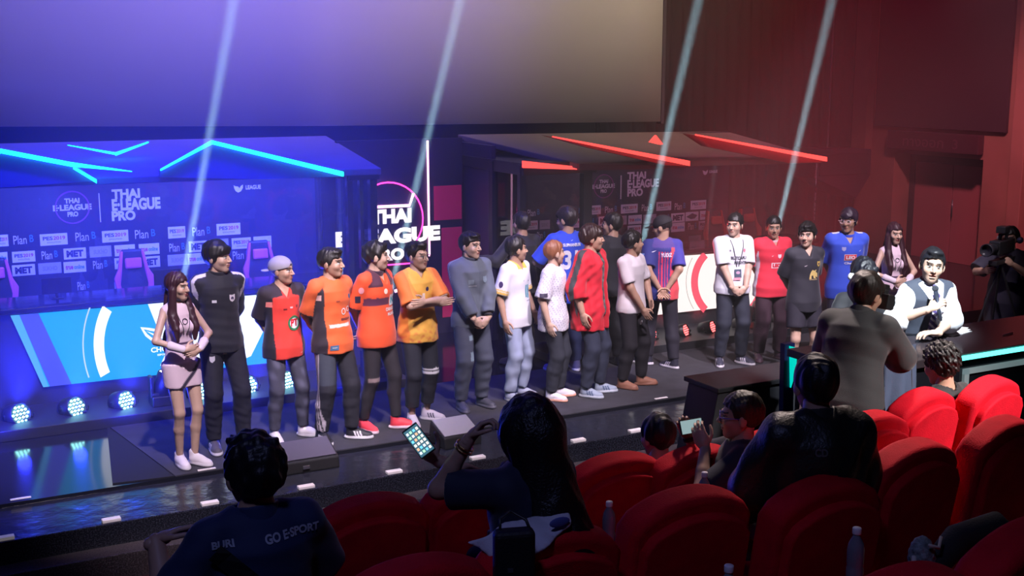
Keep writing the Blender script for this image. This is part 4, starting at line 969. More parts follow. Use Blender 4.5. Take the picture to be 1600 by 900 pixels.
# ============================================================ furniture: desk, consoles, monitors, chairs, seats
glow_cy = em('desk_glow', (.10, .95, .80), 3.0)
t = thing('commentary_desk', (7.6, 6.4, .5), 'long black glossy commentary desk with mint glowing edge in front of the host', 'desk')
MB().box2((-1.55, -.36, .64), (1.9, .40, .70)).build('tabletop', mat('desk_top', (.035, .028, .034), .22, bump=.05, bscale=60), t, bevel=.006)
MB().box2((-.62, -.385, .655), (1.9, -.362, .685)).build('edge_light', glow_cy, t)
fr = MB().box2((-1.5, -.30, -.29), (1.85, -.24, .64)).build('front_panel', blk_gloss, t)
MB().box2((-.42, -.325, .52), (1.8, -.30, .56)).box2((-.42, -.325, -.2), (-.37, -.30, .56)).build('panel_frame', mat('pale_frame', (.35, .38, .40), .35, metal=.5, emit=(.3, .4, .42), es=.35), fr)
MB().box2((.35, -.315, .30), (.70, -.302, .50)).build('sticker', mat('sticker', (.25, .28, .30), .4), fr)
MB().box2((-1.5, -.24, -.29), (-1.45, .34, .64)).build('side_panel', blk_gloss, t)
MB().box2((1.80, -.24, -.29), (1.85, .34, .64)).build('side_panel', blk_gloss, t)
struct(MB().box2((6.40, 6.12, -.4), (15.9, 7.65, .50)).build('floor_riser', dark_carpet))
t = thing('light_post', (6.0, 6.95, .2), 'navy post with mint glowing wedge panel at the left end of the desk', 'light panel')
q = lambda x, y, Y: (lambda p: (p.x-6.0, p.y-6.95, p.z-.2))(ony(x, y, Y))
MB().prism([q(1226, 538, 6.98), q(1242, 536, 6.98), (q(1242, 660, 6.98)[0], q(1242, 660, 6.98)[1], -.60), (q(1226, 660, 6.98)[0], q(1226, 660, 6.98)[1], -.60)], (0, .05, 0)).build('post', mat('navy_post', (.012, .016, .10), .4), t)
MB().prism([q(1235, 541, 6.96), q(1258, 547, 6.96), q(1247, 572, 6.96), q(1236, 606, 6.96)], (0, .015, 0)).build('glow_panel', em('mint_glow', (.0, .62, .52), 1.1), t)
t = thing('side_console', (6.3, 7.5, -.4), 'low black glossy console table with flared left side in front of the stage', 'table')
MB().box2((-.52, -.22, 1.16), (.60, .24, 1.20)).build('tabletop', mat('console_top', (.022, .022, .026), .4, bump=.1, bscale=30), t, bevel=.006)
MB().prism([(-.50, -.20, 1.16), (.58, -.20, 1.16), (.58, -.20, 0), (-.72, -.20, 0)], (0, .40, 0)).build('cabinet', blk, t, bevel=.01)
MB().box2((-.74, -.26, .50), (-.62, -.22, .55)).build('glow_strip', glow_cy, t)

def wedge(loc, rz, L_, label, topc):
    t = thing('stage_monitor', loc, label, 'loudspeaker', 'low monitor speakers on the stage edge', rz)
    MB().prism([(-L_/2, -.16, 0), (-L_/2, .17, 0), (-L_/2, .13, .20), (-L_/2, -.14, .10)], (L_, 0, 0)).build('cabinet', blk_plastic, t, bevel=.012)
    M_ = Matrix.Translation((0, -.003, .158)) @ Matrix.Rotation(math.atan2(.10, .27), 4, 'X')
    MB().box((0, 0, 0), (L_*.93, .26, .012), None).build('grille', topc, t, bevel=.003).matrix_local = M_
    MB().box((-.02, -.165, .05), (.06, .012, .03)).build('handle', steel, t, bevel=.003)
    return t
p = onz(470, 722, .0); wedge((p.x, 9.36, -.03), 0, .56, 'low black monitor speaker at the stage edge below the grey cap player', mat('grille_violet', (.09, .08, .12), .7, bump=.4, bscale=250))
p = onz(708, 684, .0); wedge((p.x, 9.36, -.03), .06, .38, 'pale topped monitor speaker at the stage edge by the woman raised hand', mat('grille_pale', (.32, .32, .36), .6, bump=.2, bscale=250))

def gaming_chair(x, y, side, label, rz=0):
    t = thing('gaming_chair', (x, y, 0), label, 'chair', 'racing style chairs inside the booths', rz)
    acc = mat('chair_accent_'+side, (.75, .12, .28) if side == 'blue' else (.45, .06, .03), .5, bump=.1, bscale=120); bk = mat('chair_leather', (.02, .02, .03), .45, bump=.1, bscale=150)
    t.scale = (.74, .85, 1.0)
    M_ = Matrix.Translation((0, .24, .52)) @ Matrix.Rotation(math.radians(-8), 4, 'X')
    o = MB().prism([(-.17, 0, 0), (-.19, 0, .25), (-.25, 0, .50), (-.19, 0, .62), (-.15, 0, .84), (.15, 0, .84), (.19, 0, .62), (.25, 0, .50), (.19, 0, .25), (.17, 0, 0)], (0, .10, 0)).build('backrest', bk, t, bevel=.03); o.matrix_local = M_
    w = MB()
    for i in (-1, 1): w.prism([(i*.17, -.02, 0), (i*.27, -.05, .40), (i*.29, -.05, .52), (i*.22, -.02, .62), (i*.17, -.01, .82), (i*.13, -.01, .82), (i*.17, -.01, .58), (i*.20, -.02, .45), (i*.13, -.01, .05)], (0, .07, 0))
    w2 = w.build('side_wing', acc, t, bevel=.012); w2.matrix_local = M_
    MB().box((0, -.03, .68), (.24, .05, .12)).build('head_cushion', acc, t, bevel=.02).matrix_local = M_
    MB().box((0, 0, .47), (.50, .50, .10)).build('seat', bk, t, bevel=.035)
    for i in (-1, 1): MB().box((i*.29, 0, .66), (.07, .28, .03)).box((i*.29, .02, .57), (.03, .05, .18)).build('armrest', bk, t, bevel=.01)
    MB().tube([(0, 0, .42), (0, 0, .10)], .03, 10).build('gas_stem', steel, t, True)
    b_ = MB()
    for k in range(5): a = k*math.tau/5; b_.tube([(0, 0, .10), (.28*math.cos(a), .28*math.sin(a), .06)], [.025, .018], 6)
    b_.build('star_base', blk_plastic, t)
    for k in range(5): a = k*math.tau/5; MB().ball((.28*math.cos(a), .28*math.sin(a), .03), .028, 10, 6).build('caster', blk_plastic, t, True)
for (x, sd, lb) in ((-4, 'blue', 'pink edged gaming chair at the far left behind the blue booth counter'), (216, 'blue', 'pink edged gaming chair behind the blue booth counter above the hostess shoulder'), (418, 'blue', 'pink edged gaming chair behind the grey cap player'),
                (1186, 'red', 'orange edged gaming chair between lanyard man and red jersey man'), (1135, 'red', 'orange edged gaming chair left of the lanyard man head')):
    p = ony(x, 420, 13.15); gaming_chair(p.x, 13.15, sd, lb)
def monitor(x, y, z, label):
    t = thing('gaming_monitor', (x, y, z), label, 'monitor', 'monitors on the booth counters')
    t.scale = (.5, .6, .48)
    MB().box((0, 0, .27), (.56, .025, .33)).build('screen_housing', blk_plastic, t, bevel=.006)
    MB().box((0, .02, .27), (.52, .004, .29)).build('screen_panel', em('monitor_img', (.25, .3, .8), .6), t)
    MB().box((0, .02, .10), (.05, .03, .18)).box((0, .02, .008), (.22, .16, .014)).build('stand', blk_plastic, t, bevel=.004)
for x, lb in ((88, 'dark monitor on the blue booth counter under the second sponsor row'), (262, 'dark monitor on the blue booth counter behind the hostess head')):
    p = ony(x, 450, 12.35); monitor(p.x, 12.32, 1.07, lb)

# cinema seats
velvet = mat('red_velvet', (.62, .006, .020), .75, bump=.35, bscale=140, var=.12, vscale=9, spec=.15)
seat_blk = mat('seat_base_black', (.012, .010, .010), .6)
def arch(w, h, z0, n=14, drop=.10):
    pts = [(-w/2, z0), (w/2, z0)]
    for i in range(n+1):
        u = 1-2*i/n; pts.append((u*w/2, h-drop*(abs(u)**2.2)-(.03 if abs(u) > .99 else 0)))
    return pts
def seat_proto(label):
    t = thing('theatre_chair', (0, 0, 0), label, 'seat', 'red velvet cinema seats')
    M_ = Matrix.Translation((0, -.14, .0)) @ Matrix.Rotation(math.radians(9), 4, 'X')
    a = arch(.615, 1.09, .30); o = MB().prism([(x, .0, z) for x, z in a], (0, .15, 0)).build('backrest', velvet, t, bevel=.035, seg=4); o.matrix_local = M_
    smooth_by_angle(o)
    a = arch(.54, 1.02, .27, drop=.09); o = MB().prism([(x+.0, -.045, z) for x, z in a], (0, .06, 0)).build('back_panel', velvet, t, bevel=.016, seg=3); o.matrix_local = M_
    smooth_by_angle(o)
    o = MB().box((0, .24, .42), (.50, .46, .16)).build('seat_cushion', velvet, t, bevel=.04, seg=3); smooth_by_angle(o)
    for i in (-1, 1): MB().box((i*.315, .21, .56), (.055, .50, .06)).box((i*.315, .18, .27), (.04, .30, .54)).build('armrest', seat_blk, t, bevel=.012)
    MB().box((0, .12, .10), (.46, .20, .48)).build('base', seat_blk, t, bevel=.01)
    return t
def copy_tree(o, parent=None):
    c = o.copy(); COL.objects.link(c)
    if parent: c.parent = parent
    for ch in list(o.children): copy_tree(ch, c)
    return c
SEAT_H = 1.07
seats = [(575, 768, 1.30, .0, 'dark red seat between the navy shirt man and the long haired woman'),
         (745, 737, 1.30, .0, 'dark red seat hidden behind the long haired woman'),
         (965, 703, 1.30, .0, 'front row red seat right of the long haired woman'),
         (1092, 691, 1.30, .02, 'front row red seat in front of the phone filming man'),
         (1215, 662, 1.30, .05, 'front row red seat hidden behind the black jacket man'),
         (1364, 638, 1.42, .12, 'bright red seat at the right shoulder of the black jacket man'),
         (1447, 602, 1.42, .20, 'bright red seat under the curly haired head'),
         (1553, 583, 1.42, .22, 'bright red front seat below the desk light frame at the right'),
         (648, 873, 1.60, .0, 'lowest red seat at the bottom edge right of the navy shirt man'),
         (858, 822, 1.60, .0, 'red seat with the white garment and black bag over it'),
         (1076, 763, 1.60, .0, 'large dark red seat behind the water bottle pair, below the phone filming man'),
         (1291, 746, 1.60, .04, 'large dark red seat right behind the black jacket man'),
         (1430, 688, 1.60, .14, 'red second row seat left of the rightmost second row seat'),
         (1572, 652, 1.60, .20, 'rightmost red second row seat'),
         (1625, 815, 1.98, .12, 'dark red seat cropped by the bottom right corner of the photo'),
         (1420, 893, 1.98, .08, 'dark red seat sliver at the bottom edge under the patterned sneaker')]
proto = None
for x, y, z, r, lb in seats:
    p = onz(x, y, z)
    if proto is None: proto = seat_proto(lb); o = proto
    else: o = copy_tree(proto); o['label'] = lb
    fl = .20 if z == 1.30 else .32 if z == 1.42 else .52 if z == 1.60 else .90
    o.location = (p.x-.25*math.sin(r)+.01, p.y+.25*math.cos(r), fl-.025); o.rotation_euler = (0, 0, r)
bpy.context.view_layer.update()

# water bottles
def bottle(x, y, z, label, cap=(.75, .72, .75)):
    p = onz(x, y, z); t = thing('water_bottle', (p.x, p.y, p.z-.20), label, 'bottle', 'water bottles among the seats')
    MB().lathe([(.028, 0), (.031, .01), (.031, .06), (.029, .07), (.031, .08), (.031, .13), (.026, .155), (.013, .18), (.013, .19)], 16).build('bottle_body', mat('clear_plastic', (.20, .20, .24), .08, spec=.9), t, True)
    MB().lathe([(.0155, .188), (.016, .19), (.016, .208), (.0145, .211)], 14).build('cap', mat('cap_white', cap, .5), t, True)
bottle(952, 787, 1.32, 'water bottle with white cap behind the left corner of the large centre seat')
bottle(1101, 741, 1.36, 'water bottle in front of the big centre seat top')
bottle(1339, 829, 1.70, 'water bottle standing in front of the seat back near the bottom right')
bottle(1139, 888, 1.70, 'water bottle cap at the bottom edge of the photo')
bottle(767, 833, 1.32, 'water bottle cap beside the white garment')
bottle(700, 752, 1.0, 'small dark bottle near the elbow of the long haired woman', (.02, .03, .12))

# papers and things on the desk
t_ = thing('desk_papers', (7.62, 6.62, 1.2), 'white papers lying on the desk to the right of the host', 'papers', rz=.2)
for k in range(3): MB().box((0.03*k, .015*k, .003+.003*k), (.30, .21, .0025), Matrix.Rotation(.15*k, 3, 'Z')).build('sheet', mat('paper', (.85, .85, .9), .6), t_)
MB().box((-.07, -.03, .012), (.14, .008, .006)).build('pen', blk_plastic, t_)
p = onz(1411, 516, 1.2); t_ = thing('desk_card', (p.x, p.y, 1.2), 'small pale card on the desk beside the photographer sleeve', 'card', rz=-.3)
MB().box((0, 0, .006), (.17, .10, .010)).build('card', mat('card_cream', (.75, .70, .70), .5), t_, bevel=.002)
p = onz(1575, 523, 1.2); t_ = thing('desk_pen', (p.x, p.y, 1.2), 'thin pale pen lying on the right part of the desk', 'pen', rz=.15)
MB().tube([(-.07, 0, .006), (.07, 0, .006)], .005, 8).build('barrel', mat('card_cream', (.75, .70, .70), .5), t_, True)

# ============================================================ the people
def gnd(x, y): p = onz(x, y, .012); return (p.x, p.y, .012)
def byhead(x, y, H): p = onz(x, y, H+.012); return (p.x, p.y, .012)
G_PL = 'players lined up on the stage'
JEANS = (.035, .04, .07); DK = (.014, .014, .020)
def place_head(P, x, y, D):
    """move the root so the head centre sits on the given sight line and distance"""
    tgt = atd(x, y, D); a = P.root.rotation_euler[2]; h = Vector(P.hc.astype(float)); h.rotate(Matrix.Rotation(a, 3, 'Z').to_quaternion()); P.root.location = tgt-h

# -- pink hostess
def hostess(loc, H, yaw, hy, label, vox=.0125, cuff=True):
    P = Person('person', loc, H, yaw, label, 'hostesses in pink dresses', fem=True, arms=('belly', 'belly'), headyaw=hy, headpitch=.05, build=.88, skin=2, vox=vox, feet={-1: (-.06, .0, .05), 1: (.055, -.06, .1)})
    def cf(C, Q, arm, al, V):
        v = V/P.k; C[(v[:, 1] < .03) & (np.abs((v[:, 2]-.80)-1.05*v[:, 0]) < .026) & (v[:, 2] < .97)] = (.03, .02, .05); C[np.abs(Q[:, 2]-.165) < .010] = (.05, .02, .07)
    P.body(); P.top('dress', (.80, .62, .72), colf=cf, sleeve=0, off=.008, hem=-.05, flare=0, loose=0, amp=.0015, skirt=.20, neck=.058)
    P.shoes((.82, .75, .80), (.85, .8, .85)); P.hair('long', (.045, .014, .022))
    k = P.k
    if cuff:
        for i in (-1, 1):
            a = P.el[i]*.5+P.wr[i]*.5; b_ = P.el[i]*.08+P.wr[i]*.92
            def f(Pt): return rc(Pt, a, b_, .040*k, .034*k)
            P.emit('cuff', f, [a, b_], None, .06, (.80, .68, .78), vox=.007, material=mat('cloth', attr=True))
    ax = _n(P.R @ A3(0, -.18, 1)); c = P.neck+(P.R @ A3(0, -.01, .02))*k
    def g(Pt): q = Pt-c; t = q @ ax; rr = np.sqrt(np.maximum(1e-9, (q*q).sum(1)-t*t)); return np.maximum(np.abs(rr-.052*k)-.006, np.abs(t-.02*k)-.011*k)
    P.emit('choker', g, [c+ax*.05], None, .08, (.03, .02, .04), vox=.005, material=mat('cloth', attr=True))
    P.lanyard(z=.24, w=.0028); P.shape('ring', (0, .36), (.05, .05), (.04, .03, .06), fine=0) if False else P.shape('ring', (0, .36), (.055, .055), (.04, .03, .06))
    return P
hostess(gnd(291, 724), 1.655, .30, .45, 'young woman in short pink dress with long hair at the left end of the line')
hostess(byhead(1398, 347, 1.66), 1.66, -.25, -.05, 'young woman in pink dress with long dark hair behind the seated host')

# -- black tracksuit
P = Person('person', gnd(353, 700), 1.85, .05, 'tall player in black tracksuit with white shoulder stripe and hands behind his back', G_PL, arms=('back', 'back'), headyaw=.75, build=.98, skin=2, feet={-1: (-.10, .0, .1), 1: (.15, -.03, .35)})
P.body()
def cf(C, Q, arm, al, V): C[(arm == -1) & (np.abs(V[:, 1]-P.sh[-1][1]+.03) < .018) & (al < .85)] = (.8, .75, .8); C[(arm == 1) & (np.abs(V[:, 1]-P.sh[1][1]+.03) < .018) & (al < .85)] = (.8, .75, .8)
P.top('track_jacket', (.014, .014, .024), sleeve=1.92, off=.020, hem=-.12, colf=cf, collar=((.014, .014, .024), .045), amp=.005)
P.shape('shield', (.075, .33), (.050, .062), (.75, .72, .78)); P.shape('rect', (-.075, .315), (.035, .022), (.7, .7, .75)); P.shape('disc', (.075, .328), (.026, .03), (.05, .04, .12))
P.trousers(col=(.014, .014, .026), loose=.020, amp=.007); P.shoes((.10, .09, .12), (.80, .76, .84), accent=(.8, .78, .85)); P.hair('bowl')
def pant_emblem(P, x, z, w, h, col):
    v = [(0, 1), (.5, .93), (1, 1), (1, .4), (.82, .15), (.5, 0), (.18, .15), (0, .4)]; k = P.k; y = -(.118 if P.bw < 1.05 else .128)*k
    return mesh_obj('trouser_emblem', [((x+(a-.5)*w)*k, y, (z+(b-.5)*h)*k) for a, b in v], [tuple(range(8))], mat('print_%02x%02x%02x' % tuple(int(min(1, c)*255) for c in col), col, .6), P.root)
pant_emblem(P, -.115, .80, .045, .055, (.7, .68, .75))

# -- grey cap, red and black jersey
P = Person('person', gnd(449, 684), 1.67, .12, 'player in grey backwards cap and red jersey with black sleeves', G_PL, arms=('back', 'back'), headyaw=.70, build=1.02, skin=1, feet={-1: (-.13, .0, .1), 1: (.16, -.02, .5)})
P.body()
def cf(C, Q, arm, al, V):
    side = (arm == 0) & (np.abs(Q[:, 0]) > .135); C[side] = (.018, .014, .02); C[(arm != 0)] = (.025, .016, .02); C[(arm == 0) & (Q[:, 2] > .455-.25*np.abs(Q[:, 0])) & (np.abs(Q[:, 0]) > .05)] = (.03, .016, .02)
P.top('jersey', (.88, .055, .035), sleeve=.92, off=.020, hem=-.16, flare=.03, loose=.020, vneck=.09, colf=cf, amp=.004)
P.shape('disc', (.055, .175), (.125, .135), (.85, .85, .85)); P.shape('ring', (.055, .175), (.13, .14), (.03, .22, .08), off=.006); P.text('PT', (.055, .18), (.075, .07), (.75, .02, .04), off=.007)
P.text('CHAO', (.055, .243), (.04, .012), (.03, .25, .08), off=.006); P.shape('rect', (-.03, .315), (.035, .012), (.25, .03, .03)); P.shape('rect', (.03, .325), (.028, .016), (.8, .5, .5)); P.shape('shield', (.09, .33), (.022, .03), (.3, .05, .05))
P.shape('rect', (-.16, .36), (.045, .05), (.85, .25, .22)); P.shape('swoosh', (.12, -.11), (.03, .012), (.9, .7, .7))
P.trousers('jeans', col=(.055, .055, .085), loose=.010, amp=.006, colf=lambda C, V: C.__imul__((1+1.1*np.clip(np.sin(V[:, 2]*31)*np.sin(V[:, 0]*40+V[:, 2]*13), 0, 1))[:, None]))
P.shoes((.75, .70, .75), (.8, .76, .8)); P.cap((.34, .32, .38), True, True)

# -- orange player, adidas pants
def oranges(C, Q, arm, al, V): pass
P = Person('person', gnd(524, 686), 1.75, .30, 'player in orange jersey with white striped black trousers and black sneakers', G_PL, arms=('back', 'back'), headyaw=.55, build=1.05, skin=1, feet={-1: (-.12, .04, .0), 1: (.13, -.08, .6)})
P.body()
def cf(C, Q, arm, al, V):
    C[(arm == 0) & (Q[:, 0] < -.135)] = (.03, .02, .03); C[(arm != 0) & (al > .86)] = (.03, .02, .03); C[(arm == 0) & (np.abs(Q[:, 2]-.115) < .012) & (np.abs(Q[:, 0]) < .11) & (Q[:, 1] < 0)] = (.9, .8, .75)
P.top('jersey', (.92, .15, .035), sleeve=.93, off=.020, hem=-.14, flare=.028, loose=.020, colf=cf, amp=.0045)
P.shape('ring', (.035, .235), (.05, .06), (.9, .85, .8)); P.shape('ring', (.095, .25), (.045, .05), (.9, .85, .8)); P.text('SINGHA', (.06, .165), (.11, .022), (.12, .03, .05)); P.shape('shield', (.115, .36), (.026, .04), (.05, .12, .25)); P.shape('rect', (-.03, .335), (.035, .012), (.4, .08, .05))
P.shape('rect', (-.085, -.075), (.075, .045), (.10, .22, .40)); P.text('toyo', (-.085, -.075), (.045, .016), (.75, .8, .85), off=.006); P.shape('rect', (-.17, .37), (.03, .05), (.85, .5, .45))
def pc(C, V):
    m_ = (V[:, 0] < -.05) & (np.abs(V[:, 1]+.01+.0*V[:, 2]) < .036) & (np.abs(V[:, 0]) > .13+.0*V[:, 2]); C[m_] = (.62, .55, .62); C[m_ & (np.abs(np.abs(V[:, 1]+.01)-.014) < .004)] = (.02, .02, .03)
    C[(V[:, 2] > .55) & (V[:, 1] < 0) & (V[:, 0] < -.05) & ~m_] = (.05, .06, .085)
P.trousers('track_trousers', col=(.018, .018, .028), loose=.020, amp=.006, colf=pc); P.shoes((.02, .02, .03), (.82, .8, .84), accent=(.85, .82, .88)); P.hair('side')

# -- orange jersey with dark band
P = Person('person', gnd(592, 670), 1.76, .55, 'player in orange jersey with dark chest band and bright red sneakers', G_PL, arms=('back', 'back'), headyaw=.75, build=1.02, skin=2, feet={-1: (-.10, .10, .0), 1: (.11, -.12, .5)})
P.body()
def cf(C, Q, arm, al, V):
    C[(arm == 0) & (Q[:, 2] > .23) & (Q[:, 2] < .30) & (Q[:, 0] < .02)] = (.10, .02, .06); C[(Q[:, 2] > .40) & (np.abs(Q[:, 0]) > .05) & (arm == 0)] = (.08, .02, .04); C[(arm != 0) & (al > .88)] = (.05, .02, .03)
P.top('jersey', (.90, .10, .025), sleeve=.93, off=.024, hem=-.16, flare=.03, loose=.021, vneck=.09, colf=cf, collar=((.05, .02, .05), .03), amp=.005)
P.shape('rect', (.07, .265), (.085, .10), (.85, .88, .9)); P.text('N', (.07, .265), (.06, .06), (.05, .5, .55), off=.006); P.text('CHIANGRAI', (.05, .185), (.15, .032), (.92, .8, .75)); P.text('MUANG', (.055, .14), (.12, .03), (.92, .8, .75))
P.shape('disc', (-.03, .355), (.045, .05), (.9, .75, .6)); P.shape('disc', (.10, .37), (.035, .045), (.9, .8, .8))
for i, zz, c in ((-1, .30, (.85, .35, .40)), (-1, .62, (.03, .02, .05))):
    a = P.sh[i]*(1-zz)+P.el[i]*zz; P.shape('rect' if zz > .5 else 'disc', tuple(map(float, a)), (.05, .06), c, direction=(.75, .75, 0), up=(0, 0, 1), name='sleeve_patch')
P.trousers('jeans', col=(.022, .018, .024), loose=.006, amp=.006, colf=lambda C, V: C.__setitem__((np.abs(V[:, 2]-.50) < .018) & (V[:, 1] < -.02) & (V[:, 0] < 0), (.30, .22, .22)), upto=1.93)
P.shoes((.90, .06, .09), (.80, .62, .70)); P.hair('spiky')

# -- yellow jersey arms crossed
P = Person('person', gnd(655, 660), 1.73, .12, 'bespectacled player in yellow jersey with his arms crossed', G_PL, arms=('cross', 'cross'), headyaw=.42, build=1.02, skin=2, feet={-1: (-.08, .0, -.05), 1: (.12, .06, .5)})
P.body()
def cf(C, Q, arm, al, V):
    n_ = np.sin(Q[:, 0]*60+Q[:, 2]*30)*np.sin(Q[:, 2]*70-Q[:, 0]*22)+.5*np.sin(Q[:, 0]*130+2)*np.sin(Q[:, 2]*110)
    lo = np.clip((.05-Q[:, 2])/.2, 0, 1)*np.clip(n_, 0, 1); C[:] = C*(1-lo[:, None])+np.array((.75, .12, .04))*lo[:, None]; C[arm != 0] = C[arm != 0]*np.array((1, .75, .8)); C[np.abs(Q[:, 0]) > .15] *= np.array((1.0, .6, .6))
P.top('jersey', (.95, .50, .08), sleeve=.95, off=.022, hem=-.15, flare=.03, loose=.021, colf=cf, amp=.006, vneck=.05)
P.shape('disc', (.035, .36), (.034, .042), (.05, .03, .10)); P.shape('rect', (-.01, .29), (.03, .07), (.9, .75, .65))
def pc(C, V):
    m_ = (V[:, 0] > 0) & (np.abs(V[:, 2]-.52) < .026) & (V[:, 1] < .2); C[m_ & (np.abs(V[:, 2]-.52) > .008)] = (.8, .78, .82)
P.trousers('track_trousers', col=(.018, .020, .032), loose=.016, upto=1.78, colf=pc); P.shoes((.55, .50, .62), (.75, .7, .78), accent=(.05, .05, .1)); P.hair('quiff'); P.glasses()

# -- grey tracksuit clasped hands
P = Person('person', gnd(736, 636), 1.75, .10, 'player in full grey tracksuit with his hands clasped in front', G_PL, arms=('clasp', 'clasp'), headyaw=.38, build=1.08, skin=2)
P.body()
def cf(C, Q, arm, al, V):
    for i in (-1, 1):
        d = np.abs(V[:, 1]-(P.sh[i][1]+(P.el[i][1]-P.sh[i][1])*np.clip(al, 0, 1))-.01); C[(arm == i) & (d > .008) & (d < .016) & (al < 1.8)] = (.45, .45, .52)
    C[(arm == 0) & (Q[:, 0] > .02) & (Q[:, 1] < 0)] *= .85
P.top('track_jacket', (.13, .155, .20), sleeve=1.80, off=.024, hem=-.13, loose=.02, flare=.012, colf=cf, collar=((.05, .06, .09), .05), amp=.006)
P.shape('shield', (.085, .34), (.05, .065), (.25, .32, .40)); P.shape('rect', (-.07, .325), (.05, .045), (.22, .27, .33)); P.shape('rect', (-.055, .285), (.085, .008), (.35, .38, .42))
def pc(C, V):
    d = np.abs(V[:, 1]); m_ = (np.abs(V[:, 0]) > .12) & (d < .030); C[m_ & (d > .010) & (d < .018)] = (.45, .45, .52); C[(V[:, 0] < -.03) & (V[:, 1] < -.04) & (np.abs(V[:, 2]-.73) < .026) & (V[:, 0] > -.10)] = (.28, .38, .46); C[(V[:, 0] < -.04) & (V[:, 1] < -.04) & (np.abs(V[:, 2]-.55) < .045) & (V[:, 0] > -.09)] = (.28, .38, .46)
P.trousers('track_trousers', col=(.075, .085, .13), loose=.024, colf=pc, amp=.007); P.shoes((.06, .06, .09), (.12, .12, .16)); P.hair('side')
P.emit('wristwatch', lambda Pt: np.maximum(np.abs(np.sqrt((((Pt-P.wr[1])-((Pt-P.wr[1]) @ _n(P.wr[1]-P.el[1]))[:, None]*_n(P.wr[1]-P.el[1]))**2).sum(1))-.036)-.004, np.abs((Pt-P.wr[1]) @ _n(P.wr[1]-P.el[1])+.03)-.012), [P.wr[1]], None, .06, (.02, .02, .03), vox=.005, material=mat('cloth', attr=True))

# -- white jersey, yellow cuffs
P = Person('person', gnd(806, 622), 1.66, .50, 'player in white jersey with yellow cuffs, pale jeans and a turned away face', G_PL, arms=('hang', ((.20, -.10, -.02), (.6, .8, 0), (-1, 0, 0))), headyaw=.95, build=1.0, skin=1)
P.body()
def cf(C, Q, arm, al, V):
    C[(arm != 0) & (al > .74) & (al < .90)] = (.80, .50, .08); C[(arm != 0) & (al > .78) & (al < .82)] = (.75, .70, .62); C[(Q[:, 2] > .46) & (np.abs(Q[:, 0]) < .09)] = (.85, .55, .10)
P.top('jersey', (.84, .84, .90), sleeve=.93, off=.020, hem=-.16, flare=.03, loose=.020, vneck=.09, colf=cf, amp=.004)
P.shape('rect', (.0, .225), (.020, .13), (.04, .30, .42)); P.shape('rect', (.038, .22), (.026, .14), (.04, .35, .50)); P.shape('swoosh', (.095, .25), (.075, .09), (.03, .22, .45)); P.shape('swoosh', (.095, .19), (.07, .07), (.03, .28, .50))
P.text('BG PATHUM', (.06, .12), (.10, .012), (.25, .25, .35)); P.shape('swoosh', (-.04, .34), (.022, .015), (.1, .15, .3)); P.shape('shield', (.045, .33), (.015, .02), (.1, .15, .3))
a = P.sh[-1]*.5+P.el[-1]*.5; P.shape('disc', tuple(map(float, a)), (.045, .065), (.05, .03, .12), direction=(1, .35, 0), up=(0, 0, 1), name='sleeve_patch')
P.trousers('jeans', col=(.36, .42, .58), loose=.018, amp=.008); P.shoes((.35, .38, .5), (.6, .6, .66)); P.hair('short')

# -- white patterned jersey, bleached hair
P = Person('person', gnd(864, 622), 1.62, .75, 'player with bleached brown hair in speckled white jersey and white sneakers', G_PL, arms=('hang', 'hang'), headyaw=.80, build=1.02, skin=2, feet={-1: (-.09, .0, .2), 1: (.09, -.04, .3)})
P.body()
def cf(C, Q, arm, al, V):
    n_ = np.sin(V[:, 0]*150+V[:, 2]*190)*np.sin(V[:, 1]*120+V[:, 2]*90+1.3); C[n_ > .62] = (.42, .40, .58)
P.top('jersey', (.82, .80, .88), sleeve=.95, off=.022, hem=-.18, flare=.03, loose=.023, colf=cf, amp=.004)
a = P.sh[-1]*.22+P.el[-1]*.78; P.shape('rect', tuple(map(float, a)), (.085, .042), (.06, .05, .09), direction=(1, .35, 0), up=(0, 0, 1), name='sleeve_patch')
P.shape('rect', (.055, .165), (.16, .085), (.04, .045, .08)); P.shape('disc', (.015, .165), (.06, .065), (.80, .45, .28), off=.006); P.shape('disc', (.015, .165), (.025, .028), (.04, .03, .06), off=.008); P.text('IA', (.09, .165), (.05, .06), (.45, .6, .75), off=.006)
P.trousers('trousers', col=(.028, .032, .048), loose=.018, amp=.006); P.shoes((.78, .75, .80), (.90, .45, .32)); P.hair('short', (.26, .10, .05))
P.emit('earring', lambda Pt: np.sqrt(((Pt-P.hp((-.086, -.005, -.035)))**2).sum(1))-.005, [P.hp((-.086, -.005, -.035))], None, .02, (.5, .5, .5), vox=.002, material=mat('cloth', attr=True))

# -- red jacket
P = Person('person', gnd(921, 616), 1.76, .60, 'tall player in long open red jacket with black arm stripe and bowl haircut', G_PL, arms=('hang', 'hang'), headyaw=.55, build=1.12, skin=1, feet={-1: (-.10, .0, .3), 1: (.12, -.06, .5)})
P.body()
P.top('shirt', (.035, .04, .04), sleeve=0, off=.016, hem=-.12, colf=lambda C, Q, arm, al, V: C.__setitem__((np.sin(Q[:, 0]*45+Q[:, 2]*30)*np.sin(Q[:, 2]*60) > .45), (.12, .22, .18)))
def cf(C, Q, arm, al, V):
    for i in (-1, 1):
        d = V[:, 1]-(P.sh[i][1]+(P.el[i][1]-P.sh[i][1])*np.clip(al, 0, 1)); C[(arm == i) & (np.abs(d) < .030) & (np.sign(V[:, 0]) == i)] = (.045, .05, .055)
P.top('jacket', (.68, .015, .035), sleeve=1.45, off=.040, hem=-.26, flare=.030, loose=.024, open_front=.05, colf=cf, collar=None, amp=.007)
P.text('V', (-.05, .30), (.001, .001), (.1, .1, .1)) if False else None
